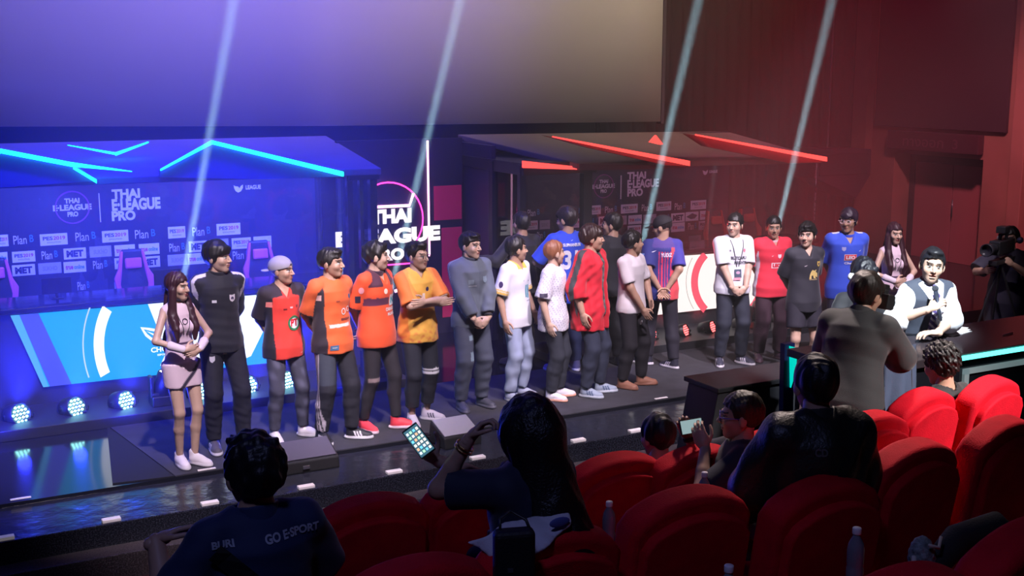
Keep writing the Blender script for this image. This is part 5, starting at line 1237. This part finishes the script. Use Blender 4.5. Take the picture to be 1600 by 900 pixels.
P.trousers('jeans', col=(.028, .035, .065), loose=.018, amp=.006); P.shoes((.30, .36, .46), (.55, .6, .68), accent=(.06, .10, .2)); P.hair('bowl', (.03, .012, .010))

# -- white tee
P = Person('person', gnd(984, 604), 1.66, .45, 'barefoot looking player in plain white tee and black trousers', G_PL, arms=(((-.10, -.20, -.03), (-1, .5, 0), (1, .3, 0)), ((.14, -.16, .02), (1, .5, 0), (-1, .3, 0))), headyaw=1.0, build=1.06, skin=1, feet={-1: (-.10, .04, .3), 1: (.14, -.06, .6)})
P.body(); P.top('tee', (.82, .76, .80), sleeve=.80, off=.016, hem=-.10, loose=.018, flare=.02, amp=.004)
P.trousers(col=(.014, .012, .018), loose=.018); P.shoes((.30, .13, .08), (.26, .11, .07)); P.hair('short'); P.shape('rect', (.05, .33), (.012, .02), (.4, .38, .45)); pant_emblem(P, .0, .745, .055, .05, (.5, .5, .52))

# -- men with their backs turned
P = Person('person', byhead(815, 331, 1.74), 1.74, math.pi+.15, 'man in black shirt with his back turned reaching his arm to the left', 'staff with backs turned behind the players', arms=('hang', ((.62, -.02, .30), (.3, 0, -1), (0, 0, -1))), headyaw=-.1, build=1.08, skin=1)
P.body(); P.top('shirt', (.016, .016, .022), sleeve=1.85, off=.020); P.trousers(col=DK, loose=.02); P.shoes((.02, .02, .03), (.03, .03, .04)); P.hair('short')
P = Person('person', gnd(884, 580), 1.83, math.pi-.10, 'man in royal blue jersey numbered 31 seen from behind', 'staff with backs turned behind the players', arms=(((-.12, -.2, .1), (-1, 0, -.5), (0, 0, 1)), ((.12, -.2, .1), (1, 0, -.5), (0, 0, 1))), headyaw=.55, headpitch=.15, build=1.08, skin=1)
P.body(); P.top('jersey', (.025, .075, .62), sleeve=.95, off=.022, hem=-.20, loose=.023, flare=.028); P.text('31', (.02, .26), (.165, .20), (.82, .80, .86), front=-1); P.text('SUPHANBURI', (.0, .415), (.20, .034), (.80, .80, .88), front=-1); P.shape('swoosh', (0, .46), (.03, .015), (.7, .72, .85), front=-1)
P.trousers(col=(.02, .03, .10), loose=.02); P.shoes((.12, .12, .3), (.7, .7, .78)); P.hair('bowl', (.02, .012, .014))
P = Person('person', byhead(957, 333, 1.74), 1.74, math.pi+.15, 'man in black long sleeved shirt with his back turned between red jacket and white tee', 'staff with backs turned behind the players', arms=('hang', 'hang'), headyaw=.65, build=1.05, skin=1)
P.body(); P.top('shirt', (.020, .020, .026), sleeve=1.9, off=.022); P.trousers(col=DK, loose=.02); P.shoes((.02, .02, .03), (.03, .03, .04)); P.hair('short', (.015, .011, .011))
P.emit('waistband', lambda Pt: np.maximum(P.tor(Pt, .030), np.abs(((Pt-P.pel) @ P.R)[:, 2]+.06)-.005), [P.T((-.1, -.1, -.1)), P.T((.1, .1, 0))], None, .08, (.45, .32, .32), vox=.007, material=mat('cloth', attr=True))
P = Person('person', gnd(1030, 572), 1.71, math.pi-.45, 'man in black cap and blue and red striped jersey with hands behind his back', 'staff with backs turned behind the players', arms=('back', 'back'), headyaw=1.0, headpitch=.2, build=1.05, skin=1, feet={-1: (-.15, .1, .9), 1: (.12, -.1, .9)})
P.body()
def cf(C, Q, arm, al, V):
    b_ = (arm == 0) & (Q[:, 1] > 0); C[b_ & (np.sin((Q[:, 0]-.01)*190) > .55) & (Q[:, 0] < .06) & (Q[:, 2] < .40)] = (.75, .04, .10); C[b_ & (Q[:, 0] < -.09)] = (.78, .08, .10); C[(arm == 0) & (Q[:, 2] > .44)] = (.10, .06, .30); C[(arm == -1)] = (.06, .05, .35)
P.top('jersey', (.030, .035, .22), sleeve=.88, off=.020, hem=-.16, loose=.020, flare=.026, colf=cf); P.text('YUDIZ', (-.03, .36), (.13, .045), (.75, .72, .85), front=-1); P.shape('swoosh', (.11, .40), (.06, .03), (.8, .78, .88), front=-1)
a = P.sh[1]*.6+P.el[1]*.4; P.shape('rect', tuple(map(float, a)), (.045, .05), (.25, .4, .8), direction=(-.8, -.5, 0), up=(0, 0, 1), name='sleeve_patch')
P.trousers(col=(.016, .014, .026), loose=.02); P.shoes((.03, .03, .05), (.78, .74, .80), accent=(.8, .75, .85)); P.cap((.022, .018, .024)); P.hair('buzz', (.02, .012, .014))

# -- right hand group
P = Person('person', gnd(1140, 568), 1.72, -.28, 'man in white printed tee with lanyard and badge looking to the left', G_PL, arms=('clasp', 'clasp'), headyaw=-.75, build=1.12, skin=2, feet={-1: (-.13, .0, -.1), 1: (.13, .0, .45)})
P.body(); P.top('tee', (.82, .84, .92), sleeve=.90, off=.022, hem=-.12, loose=.023, flare=.028, amp=.005)
P.text('BUTCAFU', (.01, .30), (.185, .036), (.10, .10, .14)); P.text('NIGHT', (.03, .245), (.14, .038), (.12, .12, .16)); P.shape('rect', (-.09, .385), (.014, .018), (.2, .2, .25)); P.shape('disc', (.075, .385), (.03, .04), (.85, .25, .35))
P.lanyard(z=.20, w=.0042)
P.shape('rect', (.0, .125), (.085, .095), (.07, .10, .15), off=.012, name='badge'); P.shape('disc', (.0, .135), (.05, .035), (.55, .35, .5), off=.014); P.shape('rect', (-.01, .065), (.08, .03), (.90, .35, .45), off=.012, name='badge')
P.trousers(col=(.025, .030, .050), loose=.020, amp=.006); P.shoes((.05, .05, .08), (.84, .80, .86), accent=(.8, .78, .85)); P.hair('short')
P = Person('person', gnd(1200, 561), 1.66, -.28, 'stocky man in red jersey with white side panels facing the camera', G_PL, arms=('back', 'back'), headyaw=-.28, headpitch=.05, build=1.16, skin=1, feet={-1: (-.13, 0, -.1), 1: (.13, 0, .2)})
P.body()
def cf(C, Q, arm, al, V): C[(arm == 0) & (Q[:, 0] < -.14) & (Q[:, 1] > -.05)] = (.75, .72, .85); C[(arm != 0) & (al > .90)] = (.8, .75, .8)
P.top('jersey', (.86, .035, .075), sleeve=.93, off=.022, hem=-.17, loose=.021, flare=.028, vneck=.06, colf=cf, collar=((.80, .62, .68), .012))
P.shape('rect', (.0, .22), (.13, .065), (.88, .70, .75)); P.text('LEO', (.0, .22), (.105, .045), (.75, .02, .05), off=.007, bold=.07); P.shape('shield', (.03, .33), (.045, .05), (.9, .8, .85)); P.shape('disc', (.11, .355), (.032, .045), (.15, .2, .55)); P.shape('swoosh', (-.06, .335), (.025, .016), (.9, .7, .75))
P.trousers(col=(.045, .018, .032), loose=.024, amp=.006); P.shoes((.06, .03, .05), (.10, .05, .07)); P.hair('short')
P = Person('person', byhead(1261, 348, 1.72), 1.72, -.25, 'man in black jersey with gold emblem and black shorts looking left', G_PL, arms=('back', 'back'), headyaw=-.70, build=.98, skin=2)
P.body(); P.top('jersey', (.022, .022, .034), sleeve=.93, off=.022, hem=-.16, loose=.023, flare=.028, vneck=.07)
P.shape('shield', (.10, .36), (.042, .058), (.70, .50, .12)); P.shape('shield', (.10, .36), (.018, .03), (.06, .05, .08), off=.006); P.text('SINGHA', (.045, .195), (.10, .014), (.45, .35, .2)); P.shape('swoosh', (-.055, .345), (.038, .018), (.6, .55, .6))
v = [(.0, .0), (.25, .02), (.22, .35), (.4, .4), (.5, .1), (.75, .02), (.72, .3), (1, .1), (.95, .6), (.7, .75), (.8, 1), (.5, .9), (.3, 1), (.15, .8), (.05, .5)]
P.decal('printed_emblem', v, [tuple(range(len(v)))], (.045, .25), (.105, .10), (.72, .55, .20))
P.trousers('shorts', col=(.022, .020, .034), loose=.045, upto=.72); P.shoes((.05, .05, .08), (.5, .5, .55)); P.hair('spiky')
P = Person('person', byhead(1326, 326, 1.80), 1.80, -.42, 'bespectacled man in blue collared football shirt behind the photographer', G_PL, arms=('back', 'back'), headyaw=-.62, build=1.12, skin=3)
P.body()
def cf(C, Q, arm, al, V): C[(np.abs(np.abs(Q[:, 0])-.13) < .035) & (Q[:, 2] > .455) & (np.abs(Q[:, 1]) < .02)] = (.75, .75, .85)
P.top('polo_shirt', (.045, .105, .72), sleeve=.93, off=.022, hem=-.17, loose=.023, flare=.028, vneck=.08, colf=cf, collar=((.045, .105, .72), .02))
P.shape('rect', (.0, .285), (.135, .068), (.90, .70, .78)); P.shape('rect', (.0, .285), (.122, .056), (.85, .04, .08), off=.006); P.text('LEO', (.0, .285), (.10, .038), (.92, .85, .88), off=.009, bold=.06); P.text('Chang', (.0, .22), (.13, .028), (.75, .75, .9)); P.shape('shield', (-.075, .375), (.042, .045), (.45, .45, .8)); P.shape('swoosh', (.105, .355), (.03, .02), (.8, .8, .9))
P.trousers(col=(.03, .03, .06), loose=.02); P.shoes((.05, .05, .05), (.3, .3, .3)); P.hair('bowl', (.03, .015, .03)); P.glasses((.75, .55, .6))

# -- host at the desk
P = Person('person', (0, 0, 0), 1.86, -.32, 'host in white shirt, dark waistcoat and tie talking into a microphone at the desk', None, seated=True, arms=(((-.13, -.27, .40), (-1, -.1, -.8), (1, .2, .2), .9, (.8, -.1, .55)), ((-.10, -.36, .24), (1, .1, -.6), (0, 0, -1), .6, (-.95, -.1, .1))), headyaw=-.35, headpitch=.0, headroll=.12, lean=.10, build=1.04, skin=2, vox=.011, hscale=1.0, mouth=True)
P.mouth = True; P.beard = 1; place_head(P, 1456, 417, 9.55)
P.body(); P.top('dress_shirt', (.88, .90, .96), sleeve=1.20, off=.020, hem=-.10, loose=.035, flare=0, collar=((.9, .9, .96), .035), amp=.006)
P.top('waistcoat', (.045, .055, .085), sleeve=0, off=.034, hem=-.10, flare=0, vest=True, vneck=.17, amp=.003)
def tie(Pt): Q = (Pt-P.pel) @ P.R/P.k; d = P.tor(Pt, .038); return np.maximum(np.maximum(np.abs(d)-.008, (np.abs(Q[:, 0])-np.interp(Q[:, 2], [.10, .20, .44, .46, .49], [.035, .045, .022, .03, .018]))*P.k), np.maximum(Q[:, 1]+.0, .12-Q[:, 2])*P.k)
P.emit('striped_tie', tie, [P.T((-.05, -.18, .1)), P.T((.05, -.05, .5))], None, .03, lambda V: np.where((np.sin(((V-P.pel) @ P.R/P.k)[:, 2]*130+((V-P.pel) @ P.R/P.k)[:, 0]*110) > .3)[:, None], np.array((.75, .70, .80)), np.array((.08, .05, .22))), vox=.006, material=mat('cloth', attr=True))
P.trousers(col=DK); P.shoes((.02, .02, .02)); P.hair('quiff', (.012, .012, .016))
HOST = P
bpy.context.view_layer.update()
mt = P.root.matrix_world
# microphone held in his raised hand (own right), pointing at the mouth
hand = mt @ Vector((P.wr[-1]+P.hd[-1]*.075).astype(float)); mouth = mt @ Vector(P.hp((0, -.16, -.065)).astype(float)); up_ = (mouth-hand).normalized()
t = thing('microphone', hand, 'black handheld microphone raised to the host mouth', 'microphone')
MB().tube([(-up_*.14), (up_*.10)], [.013, .019], 14).build('handle', mat('mic_body', (.05, .06, .09), .35, metal=.4), t, True)
MB().ball(tuple(up_*.125), .027, 16, 10).build('mesh_head', mat('mic_mesh', (.10, .11, .14), .4, metal=.8, bump=.6, bscale=400), t, True)
c = mt @ Vector((P.wr[1]+P.hd[1]*.06).astype(float))
P = Person('person', (0, 0, 0), 1.86, -.6, 'dark haired commentator with a white headset seated left of the host', None, seated=True, arms=(((-.20, -.30, .05), (-1, .2, -.5), (0, 0, -1)), ((.2, -.3, .05), (1, .2, -.5), (0, 0, -1))), headyaw=.3, headpitch=.1, build=.92, skin=1, vox=.013)
place_head(P, 1350, 432, 9.8); P.body(); P.top('shirt', (.012, .012, .018), sleeve=1.85, off=.015); P.trousers(col=DK); P.shoes((.02, .02, .02)); P.hair('bowl', (.012, .012, .018))
MB().tube([tuple(map(float, P.hp((.098*math.cos(a), .005, .02+.115*math.sin(a))))) for a in np.linspace(0, math.pi, 13)], .008, 8).build('headset_band', blk_plastic, P.root, True)
for i in (-1, 1): MB().ball(tuple(map(float, P.hp((i*.095, .005, .0)))), .034, 14, 8).build('ear_cushion', mat('headset_white', (.8, .8, .82), .4), P.root, True)

# -- photographer bending in front of the desk
P = Person('person', (0, 0, .2), 1.80, 2.02, 'photographer in dark grey jacket bending forward with a camera at his eye', None, arms=(((-.02, -.34, .50), (-1, 0, -1), (1, 0, 0), .8, (.5, -.5, .6)), ((.08, -.36, .46), (1, 0, -1), (-1, 0, 0), .8, (-.4, -.5, .7))), headyaw=-.28, headpitch=.25, lean=.42, build=1.09, skin=1, vox=.010, feet={-1: (-.15, .12, 0), 1: (.15, -.1, 0)})
place_head(P, 1353, 462, 7.45); P.body()
P.top('jacket', (.040, .042, .045), sleeve=1.85, off=.034, hem=-.36, flare=.06, loose=.025, amp=.002, collar=((.035, .037, .04), .04)); P.trousers(col=(.012, .012, .014), loose=.02); P.shoes((.03, .03, .03), (.05, .05, .05)); P.hair('bowl', (.022, .016, .014))
bpy.context.view_layer.update(); mt = P.root.matrix_world
cpos = mt @ Vector(P.hp((.0, -.16, -.01)).astype(float)); fd = (mt.to_3x3() @ Vector((P.HR @ A3(0, -1, 0)).astype(float))).normalized()
t = thing('camera', cpos, 'black photo camera with lens held up by the bending photographer', 'camera'); t.rotation_euler = fd.to_track_quat('-Y', 'Z').to_euler()
MB().box((0, 0, 0), (.145, .07, .10)).box((0, 0, .06), (.06, .05, .035)).box((-.055, -.035, 0), (.03, .03, .09)).build('camera_body', blk_plastic, t, bevel=.008)
MB().lathe([(.034, 0), (.036, .02), (.036, .06), (.040, .065), (.040, .10), (.036, .10), (.034, .09), (.001, .09)], 20, Matrix.Rotation(math.radians(90), 4, 'X')).build('lens', mat('lens_black', (.02, .02, .025), .2), t, True)
MB().box((0, 0, .085), (.05, .06, .05)).build('hot_shoe_flash', blk_plastic, t, bevel=.006)

# -- grey blue cloth on the front of the desk, curly haired man
p = ony(1415, 540, 5.93); t = thing('hanging_jacket', (p.x+.01, 6.03, p.z-.27), 'blue grey jacket draped over the desk front left of the curly hair', 'jacket')
vs_ = []; nx, nz = 18, 20
for j in range(nz+1):
    for i in range(nx+1):
        u, w_ = i/nx, j/nz; x = (u-.5)*(.30+.05*w_); vs_.append((x, -.03-.035*math.sin(u*14+w_*3)*w_-.05*math.sin(math.pi*u)*.6-.02*w_, .27-w_*.72+.02*math.sin(u*5)))
fs_ = [(j*(nx+1)+i, j*(nx+1)+i+1, (j+1)*(nx+1)+i+1, (j+1)*(nx+1)+i) for j in range(nz) for i in range(nx)]
o = mesh_obj('draped_cloth', vs_, fs_, mat('denim_grey', (.060, .085, .15), .8, bump=.3, bscale=200, var=.15), t, True); o.modifiers.new('s', 'SOLIDIFY').thickness = .015
MB().tube([(.10, -.055, .22), (.11, -.075, -.10)], .004, 5).build('zip', steel, o)
P = Person('person', (0, 0, .2), 1.80, math.pi+.1, 'curly black haired man in black seated in front of the desk', 'audience seen from behind', seated=True, arms=('belly', 'belly'), headyaw=-.10, headpitch=.28, lean=.15, build=1.0, skin=1, vox=.011, hscale=1.0)
place_head(P, 1470, 572, 7.7); P.body(); P.top('shirt', (.016, .018, .020), sleeve=.9, off=.02, neck=.075); P.trousers(col=DK); P.hair('curly', (.012, .010, .010))

# -- video cameraman far right
P = Person('person', (0, 0, .0), 1.72, -1.25, 'cameraman in dark clothes with headphones operating a video camera by the side wall', None, arms=(((-.10, -.38, .33), (-1, 0, -.8), (1, 0, .3), .8), ((.16, -.30, .42), (1, 0, -1), (-1, 0, 0), .8)), headyaw=.1, build=1.12, skin=1, vox=.013)
place_head(P, 1578, 374, 12.9); P.body(); P.top('shirt', (.030, .026, .050), sleeve=.95, off=.024, hem=-.30, loose=.04, flare=.04); P.trousers('jeans', col=(.05, .06, .12), loose=.03); P.shoes((.03, .03, .03)); P.hair('short')
MB().tube([tuple(map(float, P.hp((.098*math.cos(a), .005, .02+.115*math.sin(a))))) for a in np.linspace(0, math.pi, 13)], .009, 8).build('headphone_band', blk_plastic, P.root, True)
for i in (-1, 1): MB().ball(tuple(map(float, P.hp((i*.098, .005, .0)))), .040, 14, 8).build('ear_cup', mat('headphone_grey', (.30, .32, .38), .35, metal=.5), P.root, True)
bpy.context.view_layer.update(); mt = P.root.matrix_world; c = mt @ Vector(P.hp((.02, -.36, -.03)).astype(float))
t = thing('video_camera', c, 'black shoulder video camera in the hands of the cameraman', 'camera', rz=-1.25)
MB().box((0, 0, 0), (.12, .42, .15)).build('camera_body', blk_plastic, t, bevel=.012); MB().box((0, .02, .13), (.03, .22, .025)).box((0, -.07, .10), (.03, .03, .06)).box((0, .11, .10), (.03, .03, .06)).build('carry_handle', blk_plastic, t, bevel=.005)
MB().lathe([(.05, 0), (.055, .05), (.055, .14), (.065, .15), (.068, .22), (.06, .22), (.05, .19), (.001, .19)], 20, Matrix.Translation((0, -.20, 0)) @ Matrix.Rotation(math.radians(90), 4, 'X')).build('lens', mat('lens_black', (.02, .02, .025), .2), t, True)
MB().box((.03, -.08, .19), (.10, .14, .07)).build('viewfinder', blk_plastic, t, bevel=.008); MB().box((0, .05, -.16), (.09, .55, .05)).build('base_rail', blk_plastic, t, bevel=.006); MB().ball((-.07, -.16, .02), .008, 8, 6).build('tally_light', em('tally', (1, .1, .05), 3), t)
for a_ in (0, 2.09, 4.19): MB().tube([(0, 0, -.18), (.45*math.cos(a_), .45*math.sin(a_), -c.z+.03)], .012, 6).build('tripod_leg', blk_plastic, t)

# -- audience
def aud(x, y, D, H, yaw, label, **kw):
    P = Person('person', (0, 0, 0), H, yaw, label, 'audience seen from behind', seated=True, vox=.0095, **kw); place_head(P, x, y, D); return P
P = aud(396, 742, 4.25, 1.80, math.pi+.05, 'man in navy shirt with diagonal strap and lettered back, seen from behind', arms=(((-.10, -.25, .10), (-1, 0, -.6), (0, 0, 1)), ((.30, -.20, .40), (.6, -.2, -1), (-.3, .5, -.8), .5, (-.85, 0, .25))), headyaw=.1, build=1.16, skin=1, hscale=1.06)
P.body(); P.top('navy_shirt', (.010, .022, .085), sleeve=.92, off=.022, hem=-.10, loose=.035, flare=0, collar=((.012, .026, .095), .035), amp=.006); P.trousers(col=DK); P.hair('spiky', (.010, .009, .012))
P.text('BURI', (.150, .462), (.075, .026), (.35, .38, .48), front=-1); P.text('GO E·SPORT', (-.09, .462), (.21, .030), (.38, .40, .50), front=-1)
v = [(0, 0), (1, 0), (1, 1), (0, 1)]; n_ = 14; v = [(i/n_, j/2) for j in range(3) for i in range(n_+1)]; f = [(j*(n_+1)+i, j*(n_+1)+i+1, (j+1)*(n_+1)+i+1, (j+1)*(n_+1)+i) for j in range(2) for i in range(n_)]
P.decal('shoulder_strap', v, f, (-.035, .22), (.62, .062), (.006, .006, .008), -1, off=.012, rot=-.80)
P = aud(824, 676, 4.65, 1.72, math.pi+.25, 'woman with very long black hair resting her braceletted hand against her head', fem=True, arms=(((.20, -.34, .50), (-.2, -.6, -1), (0, 1, .2), .9, (.5, -.3, .7)), ((.20, -.13, .64), (.35, -.5, -1), (-.6, .8, 0), 1.1, (-.45, .3, .6))), headyaw=-.1, build=1.12, skin=1, hscale=1.08)
P.body(); P.top('dark_top', (.012, .016, .045), sleeve=.8, off=.03, hem=-.1, loose=.02); P.trousers(col=DK)
k = P.k
def lh(Pt):
    Q = (Pt-P.hc) @ P.HR; o = hair_fn('long', P.hs*1.02, 3)(Q); 
    o = smin(o, ell(Pt, P.hc+A3(0, .02, .015), (.122, .130, .124)), .03)
    o = smin(o, rc(Pt, P.hc+A3(0, .05, -.02), P.T((-.04, .16, .18)), .105, .135), .06); o = smin(o, rc(Pt, P.T((-.04, .16, .2)), P.T((-.14, .14, .0)), .125, .10), .06)
    return o+wob(Pt, 5, 60, .006, (1, 1, .2))
P.emit('hair', lh, [P.hc+A3(0, 0, .1), P.T((-.2, .2, -.05)), P.T((.15, .1, 0))], None, .12, (.008, .007, .008), vox=.009, material=mat('hair_8', rough=.4, attr=True, bump=.6, bscale=90))
for q_ in (.80, .86): 
    a = P.el[1]*(1-q_)+P.wr[1]*q_; ax = _n(P.wr[1]-P.el[1])
    P.emit('bracelet', lambda Pt, a=a, ax=ax: np.maximum(np.abs(np.sqrt(np.maximum(1e-9, ((Pt-a)**2).sum(1)-((Pt-a) @ ax)**2))-.036*k)-.0035, np.abs((Pt-a) @ ax)-.004), [a], None, .06, (.70, .50, .25), vox=.0035, material=mat('gold', (.9, .6, .25), .25, metal=1))
bpy.context.view_layer.update(); p = P.root.matrix_world @ Vector((P.wr[-1]+P.hd[-1]*.11).astype(float)); p = p+(Vector((0, 0, 3.3))-p).normalized()*.058
def phone(p, target, label, w, h, img, roll=0):
    t = thing('smartphone', p, label, 'phone'); q = (Vector(target)-Vector(p)).normalized().to_track_quat('-Y', 'Z'); t.rotation_euler = (q @ Matrix.Rotation(roll, 3, 'Y').to_quaternion()).to_euler()
    MB().box((0, 0, 0), (w, .008, h)).build('phone_case', blk_plastic, t, bevel=.003)
    s_ = MB().box((0, -.005, 0), (w*.90, .0012, h*.90)).build('phone_screen', img, t); return t, s_
t, sc = phone(p, (0, 0, 3.3), 'glowing smartphone showing coloured app icons left of the long haired woman', .070, .135, em('phone_glow', (.10, .28, .40), .6), -.62)
cols_ = [(.8, .9, 1), (.2, .7, 1), (.9, .5, .3), (.5, .9, .6), (1, .9, .8)]
for j in range(6):
    for i in range(4): MB().box(((i-1.5)*.0148, -.0065, (j-2.5)*.018), (.010, .001, .011)).build('app_icon', em('icon%d' % ((i*3+j*2+i*j) % 5), cols_[(i*3+j*2+i*j) % 5], 1.3), sc)
P = aud(1027, 684, 6.85, 1.74, math.pi, 'dark haired spectator whose head shows between the two front row seats', arms=('belly', 'belly'), headpitch=.1, build=1.0, skin=1)
P.body(); P.top('shirt', (.02, .02, .03), sleeve=.9); P.trousers(col=DK); P.hair('short', (.010, .009, .012))
P = aud(1157, 652, 6.45, 1.76, -2.25, 'man in dark top filming with a phone held in both hands', arms=(((-.06, -.28, .50), (-1, 0, -1), (1, 0, .2), .7, (.15, -.35, .9)), ((.11, -.19, .50), (1, 0, -1), (-1, 0, .1), .7, (-.3, -.4, .85))), headyaw=.0, headpitch=.05, build=1.05, skin=1)
P.body(); P.top('shirt', (.012, .012, .030), sleeve=.85, off=.025, amp=.006); P.trousers(col=DK); P.hair('short', (.020, .015, .008)); P.glasses((.10, .06, .55))
bpy.context.view_layer.update(); mt = P.root.matrix_world; a = mt @ Vector((P.wr[-1]+P.hd[-1]*.09).astype(float)); b_ = mt @ Vector((P.wr[1]+P.hd[1]*.09).astype(float)); eye = mt @ Vector(P.hc.astype(float))
c = (a+b_)/2+Vector((0, 0, .01)); phone(c, c+(eye-c).normalized()+(CAMP-c).normalized()*1.4, 'smartphone with pale screen held sideways by the filming man', .155, .080, em('phone_pale', (.35, .50, .52), .8))
P.emit('wristwatch', lambda Pt: np.maximum(np.abs(np.sqrt(np.maximum(1e-9, ((Pt-P.wr[-1])**2).sum(1)-((Pt-P.wr[-1]) @ P.hd[-1])**2))-.036)-.004, np.abs((Pt-P.wr[-1]) @ P.hd[-1])-.012), [P.wr[-1]], None, .06, (.02, .02, .03), vox=.005, material=mat('cloth', attr=True))
P = aud(1273, 604, 5.25, 1.80, math.pi-.25, 'broad man in black jacket seated with his back to the camera in the middle right', arms=(((-.20, -.28, .04), (-1, .1, -1), (0, 0, -1)), ((.20, -.28, .04), (1, .1, -1), (0, 0, -1))), headyaw=-.1, lean=.10, build=1.10, skin=1)
P.body(); P.top('jacket', (.016, .017, .015), sleeve=1.85, off=.045, hem=-.12, loose=.023, flare=0, collar=((.014, .015, .014), .04), amp=.010, material=mat('leather', rough=.42, attr=True, bump=.4, bscale=60)); P.trousers(col=DK); P.hair('short', (.010, .009, .009))
P.text('CD', (.06, .40), (.05, .035), (.09, .09, .09), front=-1)
v = [(i/n_, j/2) for j in range(3) for i in range(n_+1)]; P.decal('shoulder_strap', v, f, (-.03, .30), (.50, .035), (.006, .006, .006), -1, off=.010, rot=.95)

# -- garment, bag and sneaker among the seats
def drape(name, pts_px, D, m, label, cat, thick=.02, fold=.02):
    c = atd(sum(p[0] for p in pts_px)/len(pts_px), sum(p[1] for p in pts_px)/len(pts_px), D); t = thing(name, c, label, cat)
    bm = bmesh.new(); vs = [bm.verts.new(atd(x, y, D+d)-c) for x, y, d in pts_px]; f_ = bm.faces.new(vs); bmesh.ops.triangulate(bm, faces=[f_])
    for _ in range(5):
        es = [e for e in bm.edges if e.calc_length() > .035]
        if not es: break
        bmesh.ops.subdivide_edges(bm, edges=es, cuts=1); bmesh.ops.triangulate(bm, faces=bm.faces)
    for v_ in bm.verts:
        n_ = math.sin(v_.co.x*40+v_.co.z*25)+math.sin(v_.co.x*22-v_.co.z*50+1)+.5*math.sin(v_.co.x*90+v_.co.y*70); v_.co += Vector((-.3, -1, .2)).normalized()*n_*fold*.5
    me = bpy.data.meshes.new('cloth'); bm.to_mesh(me); bm.free(); me.materials.append(m); me.polygons.foreach_set('use_smooth', [True]*len(me.polygons)); o = bpy.data.objects.new('cloth', me); COL.objects.link(o); o.parent = t
    s_ = o.modifiers.new('s', 'SOLIDIFY'); s_.thickness = thick; ss = o.modifiers.new('ss', 'SUBSURF'); ss.levels = 1; ss.render_levels = 1; return t, o
t, o = drape('white_shirt', [(728, 848, 0), (760, 838, 0), (785, 822, .05), (830, 812, .08), (868, 803, .1), (888, 803, .1), (893, 822, .05), (872, 842, 0), (850, 862, -.05), (834, 872, -.05), (800, 858, -.05), (772, 874, -.02), (752, 856, 0)], 4.45, mat('garment_white', (.62, .60, .68), .85, var=.1, bump=.2, bscale=150), 'crumpled white shirt with blue print draped over a seat back', 'shirt')
MB().ball((.125, -.055, .055), .045, 16, 8, (1, .12, .45)).build('blue_print', mat('garment_print', (.10, .12, .40), .8), t, True)
c = atd(803, 868, 4.25); t = thing('shoulder_bag', c, 'small black bag hanging in front of the crumpled white shirt', 'bag', rz=-.3)
MB().box((0, 0, 0), (.15, .07, .20)).build('bag_body', mat('bag_black', (.010, .010, .012), .6, bump=.3, bscale=120), t, bevel=.02, seg=3)
MB().tube([(-.05, 0, .09), (-.045, .03, .13), (.0, .06, .145), (.05, .03, .12), (.06, 0, .09)], .006, 6).build('bag_strap', blk_plastic, t, True); MB().box((-.02, -.037, -.04), (.02, .006, .015)).build('bag_zip_pull', steel, t)
c = atd(1440, 872, 3.9); t = thing('patterned_sneaker', c, 'grey patterned sneaker with pale sole of a crossed leg at the lower right', 'shoe')
def sn(Pt): o = smin(ell(Pt, (0, 0, 0), (.042, .045, .075)), ell(Pt, (.02, 0, -.055), (.045, .045, .045)), .03); return o+.003*np.sin(Pt[:, 0]*200)*np.sin(Pt[:, 2]*230)
V_, Q_ = remesh(sn, (-.07, -.08, -.13), (.09, .08, .10), .006); mesh_obj('shoe_upper', V_, Q_, mat('sneaker_knit', (.16, .19, .19), .8, var=.6, vscale=60, bump=.5, bscale=150), t, True)
MB().tube([(-.046, -.01, .02), (-.045, -.01, -.04), (-.02, -.01, -.09), (.03, -.01, -.115)], [.007, .009, .009, .007], 8).build('shoe_sole', mat('sole_cream', (.50, .48, .42), .7), t, True)
MB().tube([(-.02, -.045, .065), (.02, -.05, .05), (.05, -.03, .075)], .006, 6).build('laces', mat('lace_cream', (.45, .42, .34), .8), t, True)
c = atd(1535, 850, 4.0); t = thing('trouser_knee', c, 'dark trousered crossed leg between the two lower right seats', 'trousers')
MB().tube([(-.26, 0, -.06), (-.10, .02, .03), (.05, .0, .05), (.16, -.02, -.06), (.22, -.05, -.22)], [.04, .05, .055, .055, .05], 18).build('trouser_leg', mat('trouser_dark', (.008, .009, .010), .85, bump=.3, bscale=160), t, True)
